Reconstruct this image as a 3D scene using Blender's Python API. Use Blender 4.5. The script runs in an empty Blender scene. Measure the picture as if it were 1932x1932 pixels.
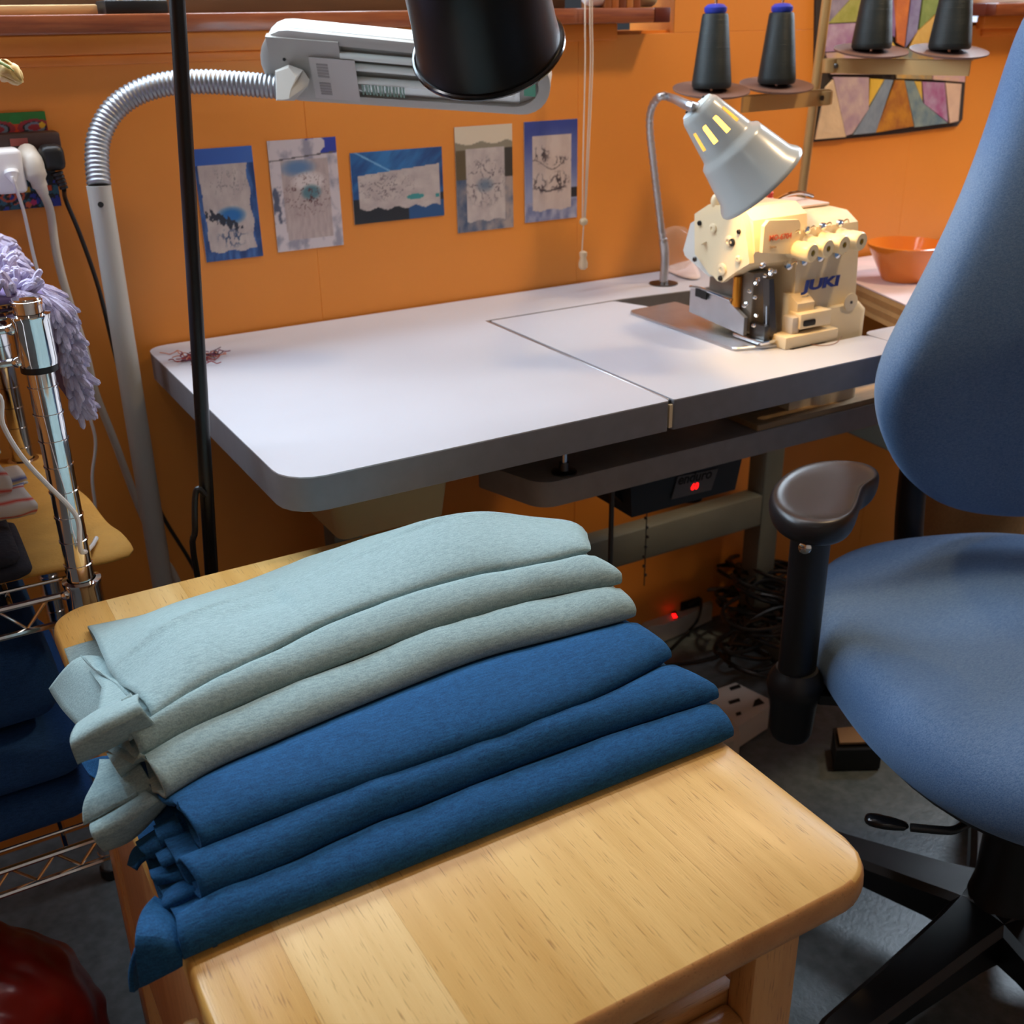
import bpy, bmesh, math, random
from math import sin, cos, pi, sqrt, radians
from mathutils import Vector, Matrix, noise
random.seed(7)
S = bpy.context.scene
COL = S.collection
# ------------------------------------------------------------------ camera
F = 2067.05
YAW, PIT, ROLL = 0.519896, 0.422777, 0.017226
CAM = Vector((0, -1.53, 1.15))
_f = Vector((sin(YAW)*cos(PIT), cos(YAW)*cos(PIT), -sin(PIT)))
_r = Vector((cos(YAW), -sin(YAW), 0)); _d = _f.cross(_r)
CR = _r*cos(ROLL)+_d*sin(ROLL); CD = -_r*sin(ROLL)+_d*cos(ROLL)
cd = bpy.data.cameras.new('camera'); co = bpy.data.objects.new('camera', cd); COL.objects.link(co)
M = Matrix.Identity(4)
for i in range(3):
    M[i][0] = CR[i]; M[i][1] = -CD[i]; M[i][2] = -_f[i]; M[i][3] = CAM[i]
co.matrix_world = M
cd.sensor_width = 36; cd.lens = F/1932*36; cd.clip_start = .02
cd.dof.use_dof = True; cd.dof.focus_distance = .88; cd.dof.aperture_fstop = 12
S.camera = co
S.view_settings.view_transform = 'Standard'; S.view_settings.look = 'None'
S.view_settings.gamma = 1; S.view_settings.use_curve_mapping = False
S.view_settings.exposure = 0.0
# ------------------------------------------------------------------ light
w = bpy.data.worlds.new('world'); S.world = w; w.use_nodes = True
w.node_tree.nodes['Background'].inputs[0].default_value = (.55, .6, .7, 1)
w.node_tree.nodes['Background'].inputs[1].default_value = .07
def light(name, kind, loc, energy, col, target=None, **k):
    l = bpy.data.lights.new(name, kind); l.energy = energy; l.color = col
    for a, b in k.items(): setattr(l, a, b)
    o = bpy.data.objects.new(name, l); o.location = loc; COL.objects.link(o)
    if target is not None:
        o.rotation_euler = (Vector(target)-Vector(loc)).to_track_quat('-Z', 'Y').to_euler()
    return o
light('window_daylight', 'AREA', (.1, .02, 1.50), 24, (.66, .84, 1), (.28, -1.05, .62), shape='RECTANGLE', size=1.5, size_y=.34)
light('window_daylight_right', 'AREA', (2.45, .02, 1.62), 34, (.72, .86, 1), (.95, -.9, 0), shape='RECTANGLE', size=.9, size_y=.5)
light('ceiling_tube_light', 'AREA', (.3, -.24, 2.32), 15, (.97, .96, 1), (.3, -.24, 0), shape='RECTANGLE', size=1.8, size_y=.16)
light('ceiling_lamp_right', 'AREA', (1.62, -.8, 2.2), 13, (1, .72, .42), (1.5, -.2, .7), shape='DISK', size=.18)
light('rear_fill_light', 'AREA', (-.3, -2.6, 2.3), 1.4, (1, .93, .84), (.6, -.3, .7), shape='DISK', size=.4)  # unseen fill light added behind the camera
# ------------------------------------------------------------------ helpers
def ray(x, y): return CR*((x-966)/F)+CD*((y-966)/F)+_f
def PZ(x, y, z): d = ray(x, y); return CAM+d*((z-CAM.z)/d.z)
def PY(x, y, Y): d = ray(x, y); return CAM+d*((Y-CAM.y)/d.y)
def PX(x, y, X): d = ray(x, y); return CAM+d*((X-CAM.x)/d.x)
def PD(x, y, dep): return CAM+ray(x, y)*dep
def PQ(t):                       # (px, py, q): q<0 the plane y=q, q>0 the height z=q
    return PY(*t) if t[2] < 0 else PZ(*t)
def lin(c):
    r = []
    for v in c[:3]:
        v /= 255.
        r.append(v/12.92 if v <= .04045 else ((v+.055)/1.055)**2.4)
    return tuple(r)+(1,)
MATS = {}
def mat(name, c, rough=.5, metal=0, var=0, vs=20, bump=0, bs=200, stretch=None, emit=0, trans=0, coat=0, sheen=0, c2=None, spec=.5, detail=4, alpha=1):
    if name in MATS: return MATS[name]
    m = bpy.data.materials.new(name); m.use_nodes = True; nt = m.node_tree; n = nt.nodes; L = nt.links
    p = n['Principled BSDF']; p.inputs['Roughness'].default_value = rough; p.inputs['Metallic'].default_value = metal
    p.inputs['Specular IOR Level'].default_value = spec
    p.inputs['Base Color'].default_value = lin(c)
    if coat: p.inputs['Coat Weight'].default_value = coat; p.inputs['Coat Roughness'].default_value = .15
    if sheen: p.inputs['Sheen Weight'].default_value = sheen; p.inputs['Sheen Roughness'].default_value = .5
    if trans: p.inputs['Transmission Weight'].default_value = trans
    if alpha < 1: p.inputs['Alpha'].default_value = alpha
    if emit: p.inputs['Emission Color'].default_value = lin(c); p.inputs['Emission Strength'].default_value = emit
    tc = n.new('ShaderNodeTexCoord'); mp = n.new('ShaderNodeMapping'); L.new(tc.outputs['Object'], mp.inputs[0])
    if stretch: mp.inputs['Scale'].default_value = stretch
    if var or c2:
        t = n.new('ShaderNodeTexNoise'); t.inputs['Scale'].default_value = vs; t.inputs['Detail'].default_value = detail
        L.new(mp.outputs[0], t.inputs[0])
        r = n.new('ShaderNodeValToRGB'); L.new(t.outputs[0], r.inputs[0])
        a = lin(c); b = lin(c2) if c2 else a
        r.color_ramp.elements[0].position = .32; r.color_ramp.elements[1].position = .68
        if c2: r.color_ramp.elements[0].color = a; r.color_ramp.elements[1].color = b
        else:
            r.color_ramp.elements[0].color = tuple(x*(1-var) for x in a[:3])+(1,)
            r.color_ramp.elements[1].color = tuple(min(1, x*(1+var)) for x in a[:3])+(1,)
        L.new(r.outputs[0], p.inputs['Base Color'])
    if bump:
        t2 = n.new('ShaderNodeTexNoise'); t2.inputs['Scale'].default_value = bs; t2.inputs['Detail'].default_value = 3
        L.new(mp.outputs[0], t2.inputs[0]); bn = n.new('ShaderNodeBump'); bn.inputs['Strength'].default_value = bump
        bn.inputs['Distance'].default_value = .002
        L.new(t2.outputs[0], bn.inputs['Height']); L.new(bn.outputs[0], p.inputs['Normal'])
    MATS[name] = m; return m
def paint_mat(name, rough=.5, var=.0):
    if name in MATS: return MATS[name]
    m = bpy.data.materials.new(name); m.use_nodes = True; n = m.node_tree.nodes
    a = n.new('ShaderNodeAttribute'); a.attribute_name = 'Col'
    p = n['Principled BSDF']; p.inputs['Roughness'].default_value = rough
    m.node_tree.links.new(a.outputs['Color'], p.inputs['Base Color'])
    MATS[name] = m; return m
class B:
    def __init__(s): s.bm = bmesh.new()
    def add(s, vs, fs):
        v = [s.bm.verts.new(p) for p in vs]
        for f in fs:
            try: s.bm.faces.new([v[i] for i in f])
            except ValueError: pass
        return s
    def box(s, x0, x1, y0, y1, z0, z1, bev=0, seg=2, m=None):
        t = bmesh.new(); bmesh.ops.create_cube(t, size=1)
        for v in t.verts: v.co = Vector(((x0+x1)/2+v.co.x*(x1-x0), (y0+y1)/2+v.co.y*(y1-y0), (z0+z1)/2+v.co.z*(z1-z0)))
        if bev: bmesh.ops.bevel(t, geom=t.edges[:], offset=bev, segments=seg, profile=.5, affect='EDGES')
        if m is not None: bmesh.ops.transform(t, matrix=m, verts=t.verts[:])
        return s.merge(t)
    def merge(s, t):
        t.verts.ensure_lookup_table(); t.verts.index_update()
        v = [s.bm.verts.new(q.co) for q in t.verts]
        for f in t.faces: s.bm.faces.new([v[q.index] for q in f.verts])
        t.free(); return s
    def loft(s, loops, c0=True, c1=True, closed=True):
        n = len(loops[0]); V = [[s.bm.verts.new(p) for p in l] for l in loops]
        for a, b in zip(V, V[1:]):
            for i in range(n if closed else n-1):
                j = (i+1) % n; s.bm.faces.new([a[i], a[j], b[j], b[i]])
        if closed and c0: s.bm.faces.new(V[0][::-1])
        if closed and c1: s.bm.faces.new(V[-1])
        return s
    def grid(s, rows): return s.loft(rows, closed=False)
    def tube(s, pts, r, n=8, sub=0):
        pts = [Vector(p) for p in pts]
        if sub: pts = smooth(pts, sub)
        R = r if isinstance(r, (list, tuple)) else [r]*len(pts)
        if len(R) != len(pts): R = [R[min(len(R)-1, int(i*len(R)/len(pts)))] for i in range(len(pts))]
        loops = []; prev = None
        for i, p in enumerate(pts):
            t = (pts[min(i+1, len(pts)-1)]-pts[max(i-1, 0)]).normalized()
            if prev is None: a = t.orthogonal().normalized()
            else:
                a = prev-t*prev.dot(t); a.normalize()
            prev = a; b = t.cross(a)
            loops.append([p+(a*cos(2*pi*k/n)+b*sin(2*pi*k/n))*R[i] for k in range(n)])
        return s.loft(loops)
    def cyl(s, p0, p1, r0, r1=None, n=16):
        return s.tube([p0, p1], [r0, r0 if r1 is None else r1], n)
    def lathe(s, prof, o, ax=(0, 0, 1), n=24, c0=True, c1=True, xd=None):
        ax = Vector(ax).normalized(); a = ax.orthogonal().normalized() if xd is None else Vector(xd)
        b = ax.cross(a); o = Vector(o)
        return s.loft([[o+ax*h+(a*cos(2*pi*k/n)+b*sin(2*pi*k/n))*max(r, 1e-5) for k in range(n)] for r, h in prof], c0, c1)
    def prism(s, poly, off):
        off = Vector(off); poly = [Vector(p) for p in poly]
        return s.loft([poly, [p+off for p in poly]])
    def ball(s, c, r, n=12, m=8):
        r = (r, r, r) if not isinstance(r, tuple) else r
        c = Vector(c); L = []
        for j in range(m+1):
            a = -pi/2+pi*j/m; q = max(cos(a), .02)
            L.append([c+Vector((r[0]*q*cos(2*pi*k/n), r[1]*q*sin(2*pi*k/n), r[2]*sin(a))) for k in range(n)])
        return s.loft(L)
def smooth(p, sub):
    out = []
    for i in range(len(p)-1):
        a = p[max(i-1, 0)]; b = p[i]; c = p[i+1]; d = p[min(i+2, len(p)-1)]
        for k in range(sub):
            t = k/sub
            out.append(.5*((2*b)+(c-a)*t+(2*a-5*b+4*c-d)*t*t+(3*b-a-3*c+d)*t**3))
    out.append(p[-1]); return out
ORG = {}
def thing(name, label, cat, loc=(0, 0, 0), group=None):
    o = bpy.data.objects.new(name, None); o.empty_display_size = .02; o.location = loc; COL.objects.link(o)
    ORG[o.name] = Vector(loc); tag(o, label, cat, group); return o
def tag(o, label=None, cat=None, group=None, kind=None):
    if label: o['label'] = label
    if cat: o['category'] = cat
    if group: o['group'] = group
    if kind: o['kind'] = kind
    return o
def obj(name, b, m, parent=None, label=None, sm=True, org=None, sub=0, kind=None, ang=40):
    bm = b.bm; bmesh.ops.recalc_face_normals(bm, faces=bm.faces[:])
    if parent is not None: o_ = ORG[parent.name]
    elif org is not None: o_ = Vector(org)
    else:
        lo = [min(v.co[i] for v in bm.verts) for i in range(3)]; hi = [max(v.co[i] for v in bm.verts) for i in range(3)]
        o_ = Vector(((lo[0]+hi[0])/2, (lo[1]+hi[1])/2, lo[2]))
    for v in bm.verts: v.co -= o_
    me = bpy.data.meshes.new(name); bm.to_mesh(me); bm.free()
    if sm:
        me.shade_smooth()
        if ang and not sub:
            try: me.set_sharp_from_angle(angle=radians(ang))
            except Exception: pass
    o = bpy.data.objects.new(name, me); COL.objects.link(o); me.materials.append(m)
    ORG[o.name] = o_
    if parent is not None: o.parent = parent
    else: o.location = o_
    if label: o['label'] = label
    if kind: o['kind'] = kind
    if sub:
        q = o.modifiers.new('subsurf', 'SUBSURF'); q.levels = sub; q.render_levels = sub
    return o
def struct(name, b, m, parent=None, **k):
    o = obj(name, b, m, parent, **k)
    if parent is None: o['kind'] = 'structure'
    return o
def painted(name, P00, PU, PV, nu, nv, fn, parent, rough=.4, label=None):
    """flat print: P00 corner, PU/PV edge vectors; fn(u,v)->sRGB colour, v upward"""
    me = bpy.data.meshes.new(name); o_ = ORG[parent.name] if parent else Vector(P00)
    P00 = Vector(P00); PU = Vector(PU); PV = Vector(PV)
    vs = [P00+PU*(i/nu)+PV*(j/nv)-o_ for j in range(nv+1) for i in range(nu+1)]
    fs = [(j*(nu+1)+i, j*(nu+1)+i+1, (j+1)*(nu+1)+i+1, (j+1)*(nu+1)+i) for j in range(nv) for i in range(nu)]
    me.from_pydata([tuple(v) for v in vs], [], fs)
    ca = me.color_attributes.new('Col', 'FLOAT_COLOR', 'POINT')
    k = 0
    for j in range(nv+1):
        for i in range(nu+1):
            ca.data[k].color = lin([max(0, min(255, q)) for q in fn(i/nu, j/nv)]); k += 1
    me.materials.append(paint_mat('print_%d' % int(rough*100), rough))
    o = bpy.data.objects.new(name, me); COL.objects.link(o); ORG[o.name] = o_
    if parent: o.parent = parent
    else: o.location = o_
    if label: o['label'] = label
    return o
def text(name, s, size, m, parent, P, xd, yd, extr=.0004, bold=0, shear=0, sx=1):
    c = bpy.data.curves.new(name, 'FONT'); c.body = s; c.size = size; c.extrude = extr; c.offset = bold; c.shear = shear
    t = bpy.data.objects.new(name+'_t', c); COL.objects.link(t)
    dg = bpy.context.evaluated_depsgraph_get(); me = bpy.data.meshes.new_from_object(t.evaluated_get(dg))
    bpy.data.objects.remove(t)
    xd = Vector(xd).normalized(); yd = Vector(yd).normalized(); zd = xd.cross(yd); o_ = ORG[parent.name]; P = Vector(P)
    for v in me.vertices: v.co = P+xd*v.co.x*sx+yd*v.co.y+zd*v.co.z-o_
    me.materials.clear(); me.materials.append(m)
    o = bpy.data.objects.new(name, me); COL.objects.link(o); o.parent = parent; ORG[o.name] = o_; return o
def rr(x0, x1, y0, y1, r, n=5):
    R = r if isinstance(r, (list, tuple)) else [r]*4
    out = []
    for (cx, cy, a, q) in ((x1-R[0], y1-R[0], 0, R[0]), (x0+R[1], y1-R[1], 90, R[1]), (x0+R[2], y0+R[2], 180, R[2]), (x1-R[3], y0+R[3], 270, R[3])):
        for k in range(n+1):
            t = radians(a+90*k/n); out.append((cx+q*cos(t), cy+q*sin(t)))
    return out
def slab(b, x0, x1, y0, y1, z0, z1, r, e=.002, n=5):
    R = [max(q-e, .0005) for q in (r if isinstance(r, (list, tuple)) else [r]*4)]
    lo = rr(x0+e, x1-e, y0+e, y1-e, R, n); hi = rr(x0, x1, y0, y1, r, n)
    b.loft([[(x, y, z0) for x, y in lo], [(x, y, z0+e) for x, y in hi], [(x, y, z1-e) for x, y in hi], [(x, y, z1) for x, y in lo]])
    return b
def pillow(b, outline, rings, fr):
    cx = sum(p[0] for p in outline)/len(outline); cy = sum(p[1] for p in outline)/len(outline)
    b.loft([[fr(cx+(p[0]-cx)*s_, cy+(p[1]-cy)*s_, h) for p in outline] for s_, h in rings]); return b
def nz(p, s=1.0, seed=0): return noise.noise(Vector(p)*s+Vector((seed*7.3, seed*3.1, seed)))
# ------------------------------------------------------------------ materials
m_wall = mat('orange_wall_paint', (226, 142, 54), .45, var=.04, vs=3, bump=.06, bs=120)
m_trim = mat('orange_trim_paint', (218, 128, 44), .4, var=.06, vs=5)
m_sill = mat('varnished_red_wood', (122, 62, 36), .28, c2=(150, 84, 48), vs=12, stretch=(1.5, 20, 20), coat=.5)
m_silldark = mat('dark_red_sill_end', (92, 34, 16), .4)  # sill ends coloured darker than the rest of the sill
m_floor = mat('floor_sheet', (80, 92, 96), .4, c2=(104, 114, 120), vs=60, stretch=(1, 1, 1), bump=.25, bs=160)
m_plaster = mat('plaster', (200, 192, 180), .8)
m_side = mat('orange_side_wall', (206, 136, 70), .6)
m_lam = mat('white_laminate', (186, 188, 196), .38, var=.015, vs=8)
m_edge = mat('grey_plastic_edge', (118, 118, 124), .5, var=.05, vs=60)
m_chrome = mat('chrome', (225, 225, 225), .08, 1)
m_steel = mat('brushed_steel', (196, 198, 202), .38, 1, var=.05, vs=40)
m_dsteel = mat('dark_steel', (90, 88, 86), .35, 1)
m_black = mat('black_plastic', (16, 16, 18), .42)
m_blacks = mat('satin_black', (14, 13, 15), .33, spec=.4)
m_grey = mat('lamp_grey', (170, 168, 162), .45)
m_white = mat('white_plastic', (226, 224, 224), .35)
m_beige = mat('beige_plastic', (196, 188, 176), .45)
m_cream = mat('cream_enamel', (226, 208, 172), .32)
m_blueink = mat('blue_ink', (40, 62, 140), .5)
m_redink = mat('red_ink', (214, 96, 60), .5)
m_redled = mat('red_led', (255, 20, 20), .5, emit=2.6)
m_wood = mat('plywood', (196, 158, 108), .6, var=.12, vs=30, stretch=(1, 12, 12))
m_raww = mat('raw_wood', (168, 134, 92), .7, var=.15, vs=24, stretch=(1, 8, 8))
m_dark = mat('near_black', (8, 8, 9), .6)
# ------------------------------------------------------------------ room
WX0, WX1, WY = -1.6, 3.2, -3.3
b = B(); b.box(WX0, WX1, WY, .12, -.06, 0); struct('floor', b, m_floor)
b = B(); b.box(WX0, WX1, WY, .12, 2.45, 2.5); struct('ceiling', b, m_plaster)
b = B()
xs = [(-1.6, .0625), (.0625, .5575), (.5575, 1.0075), (1.0075, 1.7725), (1.7725, 3.2)]
b.box(WX0, WX1, .012, .12, 0, 1.13)
b.box(1.19, 1.86, .012, .12, 1.13, 2.45); b.box(WX0, 1.19, .012, .12, 2.1, 2.45); b.box(1.86, WX1, .012, .12, 2.1, 2.45); b.box(WX0, -1.2, .012, .12, 1.13, 2.1)
wb = struct('wall_back', b, m_wall)
for i, (a, c) in enumerate(xs):
    q = B(); q.box(a, c, 0, .012, 0, 1.1255, .0007, 1); obj('panel', q, m_wall, wb)
q = B(); q.box(1.19, 1.7725, 0, .012, 1.1255, 2.44, .0007, 1); obj('panel', q, m_wall, wb)
b = B(); b.box(WX0-.05, WX0, WY, .12, 0, 2.45); struct('wall_left', b, m_side)
b = B(); b.box(WX1, WX1+.05, WY, .12, 0, 2.45); struct('wall_right', b, m_side)
b = B(); b.box(WX0, WX1, WY-.05, WY, 0, 2.45); struct('wall_front', b, m_plaster)
# window one: sill, apron, frame, pane
m_frame = mat('brown_window_frame', (96, 74, 52), .5, var=.1, vs=10, stretch=(1, 10, 10))
m_glass = mat('window_glass', (255, 255, 255), .02, trans=1)
m_night = mat('overcast_outside', (190, 205, 225), 1, emit=.6)
def window(n, xa, xb, leftend):
    t = thing('window_%d' % n, None, None, (xa, 0, 1.14)); t['kind'] = 'structure'
    q = B(); e = .035
    if leftend: q.box(xa+.03, xb, -.052, .1, 1.1415, 1.163, .003)
    else: q.box(xa, xb-.03, -.052, .1, 1.1415, 1.163, .003)
    obj('window_sill', q, m_sill, t)
    q = B()
    if leftend: q.box(xa, xa+.03, -.052, .02, 1.1415, 1.163, .002)
    else: q.box(xb-.03, xb, -.052, .02, 1.1415, 1.163, .002)
    obj('sill_end', q, m_silldark, t, label='darker end of the wooden sill')
    q = B()
    if leftend: q.box(xa+.045, xb, -.018, .0, 1.118, 1.1415, .002)
    else: q.box(xa, xb-.075, -.018, 0, 1.118, 1.1415, .002)
    obj('apron', q, m_trim, t)
    q = B()
    if leftend: q.box(xa+.06, xb, -.008, .0, 1.106, 1.118, .002)
    else: q.box(xa, xb-.17, -.008, 0, 1.106, 1.118, .002)
    obj('apron_bead', q, m_trim, t)
    q = B(); x0 = xa+.05 if leftend else xa; x1 = xb if leftend else xb-.13
    q.box(x0, x1, .045, .09, 1.163, 1.215, .003); q.box(x0, x1, .045, .09, 2.03, 2.1, .003)
    for xx in (x0, x1-.05): q.box(xx, xx+.05, .045, .09, 1.215, 2.03, .003)
    obj('window_frame', q, m_frame, t)
    q = B(); q.box(x0+.05, x1-.05, .064, .068, 1.215, 2.03); obj('pane', q, m_glass, t)
    q = B(); q.box(x0-.05, x1+.05, .3, .31, 1.0, 2.2); obj('outdoor_backdrop', q, m_night, t)
window(1, -1.2, 1.143, False)
window(2, 1.868, 3.1, True)
# things on the sills
t = thing('peg_stand', 'small black stand with two light wooden sticks on left windowsill', 'stand', (.33, -.02, 1.163))
q = B(); q.box(.305, .38, -.04, .015, 1.163, 1.178, .002); obj('base', q, m_black, t)
for x, dx in ((.33, -.004), (.35, .008)):
    q = B(); q.cyl((x, -.01, 1.172), (x+dx, -.012, 1.26), .004, n=10); obj('stick', q, m_wood, t)
q = B(); q.box(.0, .30, -.02, .02, 1.163, 1.174, .002); tag(obj('wooden_strip', q, m_wood), 'pale wooden strip lying flat along left end of windowsill', 'strip')
q = B()
q.loft([[(1.005+i*.012, -.015+.017*cos(a)*(1-.25*abs(i-2)/2), 1.181+.0165*sin(a)*(1-.15*abs(i-2)/2)) for a in [2*pi*k/14 for k in range(14)]] for i in range(5)])
tag(obj('cloth_roll', q, mat('white_cloth', (222, 224, 228), .8, bump=.3, bs=80), sub=1), 'small white rolled cloth on sill beside blind cord', 'cloth')
for i, (c, h) in enumerate((((150, 92, 44), .19), ((176, 108, 52), .2), ((120, 66, 34), .18), ((188, 128, 66), .2), ((146, 84, 40), .19))):
    x = 1.035+.0135*i; tk = thing('book', ['orange-brown book leftmost in row on windowsill', 'tan book second from left in row on windowsill', 'dark brown book in middle of row on windowsill', 'light tan book fourth from left in windowsill row', 'brown book rightmost in row, beside beige roll'][i], 'book', (x, .0, 1.163), 'books on the windowsill')
    q = B(); q.box(x, x+.0125, -.03, .035, 1.163, 1.163+h, .001); obj('cover', q, mat('book_%d' % i, c, .6), tk)
    q = B(); q.box(x+.0015, x+.011, -.0285, .036, 1.165, 1.163+h+.0005); obj('pages', q, mat('book_pages', (214, 200, 170), .8), tk)
q = B(); q.lathe([(.001, 0), (.014, .001), (.016, .004), (.016, .028), (.014, .032), (.001, .033)], (1.105, -.012, 1.1795), (1, 0, 0), 20)
tag(obj('beige_roll', q, mat('beige_fabric', (176, 160, 122), .8, bump=.3, bs=200)), 'beige fabric roll at right end of windowsill', 'roll')
q = B(); q.box(1.915, 2.05, -.045, .03, 1.1635, 1.176, .002); tag(obj('white_box', q, m_white), 'flat white box on the right windowsill', 'box')
# blind cord
t = thing('blind_cord', 'thin double white blind pull cord with connector and wooden tassel hanging on wall', 'cord', (.98, -.06, .79))
def cordpts(px): return [PY(x, y, -.06) for x, y in px]
top = lambda p: [Vector((p[0].x, p[0].y, 1.45))]+p
m_string = mat('cord_white', (214, 196, 176), .7)
for px in ([(1104, 0), (1104, 120), (1100, 300), (1099, 412)], [(1113, 0), (1114, 120), (1107, 300), (1102, 412)], [(1117, 0), (1118, 120), (1110, 300), (1104, 412)]):
    q = B(); q.tube(top(cordpts(px)), .0011, 6, 4); obj('strand', q, m_string, t)
q = B(); q.tube(cordpts([(1101, 425), (1098, 475)]), .001, 6); obj('lower_strand', q, m_string, t)
p = PY(1101, 418, -.06); q = B(); q.lathe([(.003, -.006), (.006, -.003), (.006, .003), (.003, .006)], p, (1, 0, .1), 10); obj('connector', q, mat('ivory', (206, 186, 150), .4), t)
p = PY(1100, 508, -.06); q = B(); q.lathe([(.004, 0), (.007, .003), (.0075, .01), (.005, .018), (.006, .022), (.0062, .027), (.003, .029)], p, (0, 0, 1), 14); obj('tassel', q, mat('tassel_wood', (214, 190, 156), .45), t)
# ------------------------------------------------------------------ photo prints on the wall
def fb(u, v, s, seed): return noise.fractal(Vector((u*s, v*s, seed)), 1.0, 2.0, 4)
def mix(a, b, t): t = max(0, min(1, t)); return tuple(x+(y-x)*t for x, y in zip(a, b))
def cloth(u, v, seed): return mix((176, 166, 168), (196, 188, 186), .5+.8*fb(u, v, 7, seed))
def ink(u, v, cx, cy, rx, ry, seed, th=.12):
    d = ((u-cx)/rx)**2+((v-cy)/ry)**2
    k = abs(fb(u, v*1.0, 9, seed))
    return max(0, 1-d)*(1 if k < th else 0)
def ph1(u, v):
    if v > .86: c = mix((52, 92, 178), (64, 108, 190), u)
    else: c = mix((30, 62, 118), (70, 112, 180), .5+.9*fb(u*2, v, 5, 1))
    e = .02*sin(v*23)
    if .04+.06*(1-v)+e*.3 < u < .86+.04*(1-v)+e and .08+.012*sin(u*17) < v < .86:
        c = cloth(u, v, 3)
        c = mix(c, (120, 116, 122), ink(u, v, .5, .7, .4, .14, 5, .05)*.9)
        c = mix(c, (36, 110, 184), 1.2*max(0, 1-((u-.52)/.28)**2-((v-.40)/.09)**2))
        if ((u-.36+.9*(v-.36))/.24)**2+((v-.36+.25*(u-.36))/.05)**2 < 1+1.6*fb(u*2, v*2, 9, 3): c = (44, 50, 66)
        c = mix(c, (60, 82, 118), ink(u, v, .5, .2, .3, .1, 8, .12))
    return c
def ph2(u, v):
    c = mix((206, 200, 208), (150, 150, 168), max(0, fb(u, v, 6, 11))*1.8)
    if v > .86 and u > .55 and fb(u, v, 5, 2) > -.1: c = (54, 70, 168)
    if abs(v-.83-.05*(u-.2)) < .006: c = (96, 92, 98)
    if u < .2 and .25 < v < .6: c = mix(c, (84, 92, 116), max(0, fb(u, v, 9, 4))*3)
    if .17-.02*v < u < .86 and .1 < v < .82:
        c = mix((172, 158, 160), (188, 176, 176), .5+fb(u*3, v, 7, 5))
        c = mix(c, (96, 132, 178), 1.1*max(0, 1-((u-.4)/.3)**2-((v-.75)/.09)**2))
        c = mix(c, (214, 208, 210), 1.5*max(0, 1-((u-.55)/.3)**2-((v-.62)/.1)**2))
        c = mix(c, (86, 126, 140), 1.4*max(0, 1-((u-.57)/.17)**2-((v-.52)/.08)**2))
        c = mix(c, (92, 62, 66), ink(u, v, .52, .5, .4, .22, 6, .06))
    return c
def ph3(u, v):
    c = mix((28, 62, 118), (52, 120, 186), max(0, 1-1.4*abs(u-.4))+.5*fb(u*3-v*2, v, 3, 2)) if v > .35 else (34, 40, 50)
    if v > .4 and abs(v-.98+.8*(u-.08)) < .012: c = (120, 176, 222)
    if v < .24 and u > .6: c = mix(c, (40, 92, 156), .8)
    if .07 < u < .96 and .17+.02*sin(u*30)+.03*(1-u) < v < .68+.1*(u-.1):
        c = cloth(u, v, 9)
        c = mix(c, (100, 92, 102), ink(u, v, .35, .5, .4, .22, 3, .06)*.9)
        if ((u-.68)/.1)**2+((v-.32)/.04)**2 < 1 or ((u-.93)/.025)**2+((v-.31)/.03)**2 < 1: c = (62, 146, 152)
    return c
def ph4(u, v):
    if v > .86-.03*abs(sin(u*7)): c = (214, 202, 182)
    elif v > .78: c = (138, 132, 116)
    elif v > .5: c = (92, 80, 58) if u < .5 else (58, 56, 54)
    else: c = mix((64, 84, 118), (164, 152, 150), .6*u+.7*fb(u, v, 6, 3)+.2)
    if .18 < u < .86 and .1+.01*sin(u*20) < v < .79:
        c = cloth(u, v, 12)
        d = ((u-.5)/.3)**2+((v-.46)/.18)**2
        c = mix(c, (78, 70, 82), ink(u, v, .5, .47, .42, .26, 2, .08))
        c = mix(c, (96, 116, 140), .9*max(0, 1-((u-.5)/.18)**2-((v-.44)/.08)**2))
    return c
def ph5(u, v):
    c = mix((140, 150, 186), (58, 74, 150), (v-.3)*1.6+.2*fb(u, v, 3, 1)) if v > .2 else mix((110, 120, 160), (176, 176, 196), .5+fb(u, v, 6, 1))
    if u > .88 and .22 < v < .32: c = (40, 44, 50)
    if .15 < u < .88 and .11+.01*sin(u*16) < v < .86:
        c = mix((196, 180, 174), (206, 192, 186), .5+fb(u, v, 6, 7))
        k = ink(u, v, .3, .67, .2, .1, 2, .16)+ink(u, v, .6, .6, .32, .05, 5, .12)+ink(u, v, .28, .38, .16, .12, 7, .2)+ink(u, v, .65, .39, .22, .12, 9, .18)
        if abs(v-.57-.05*sin(u*9)) < .006 and u < .75: k += .7
        if abs(v-.3-.1*abs(u-.45)) < .01 and .28 < u < .75: k += .8
        c = mix(c, (66, 58, 64), k)
    return c
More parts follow.
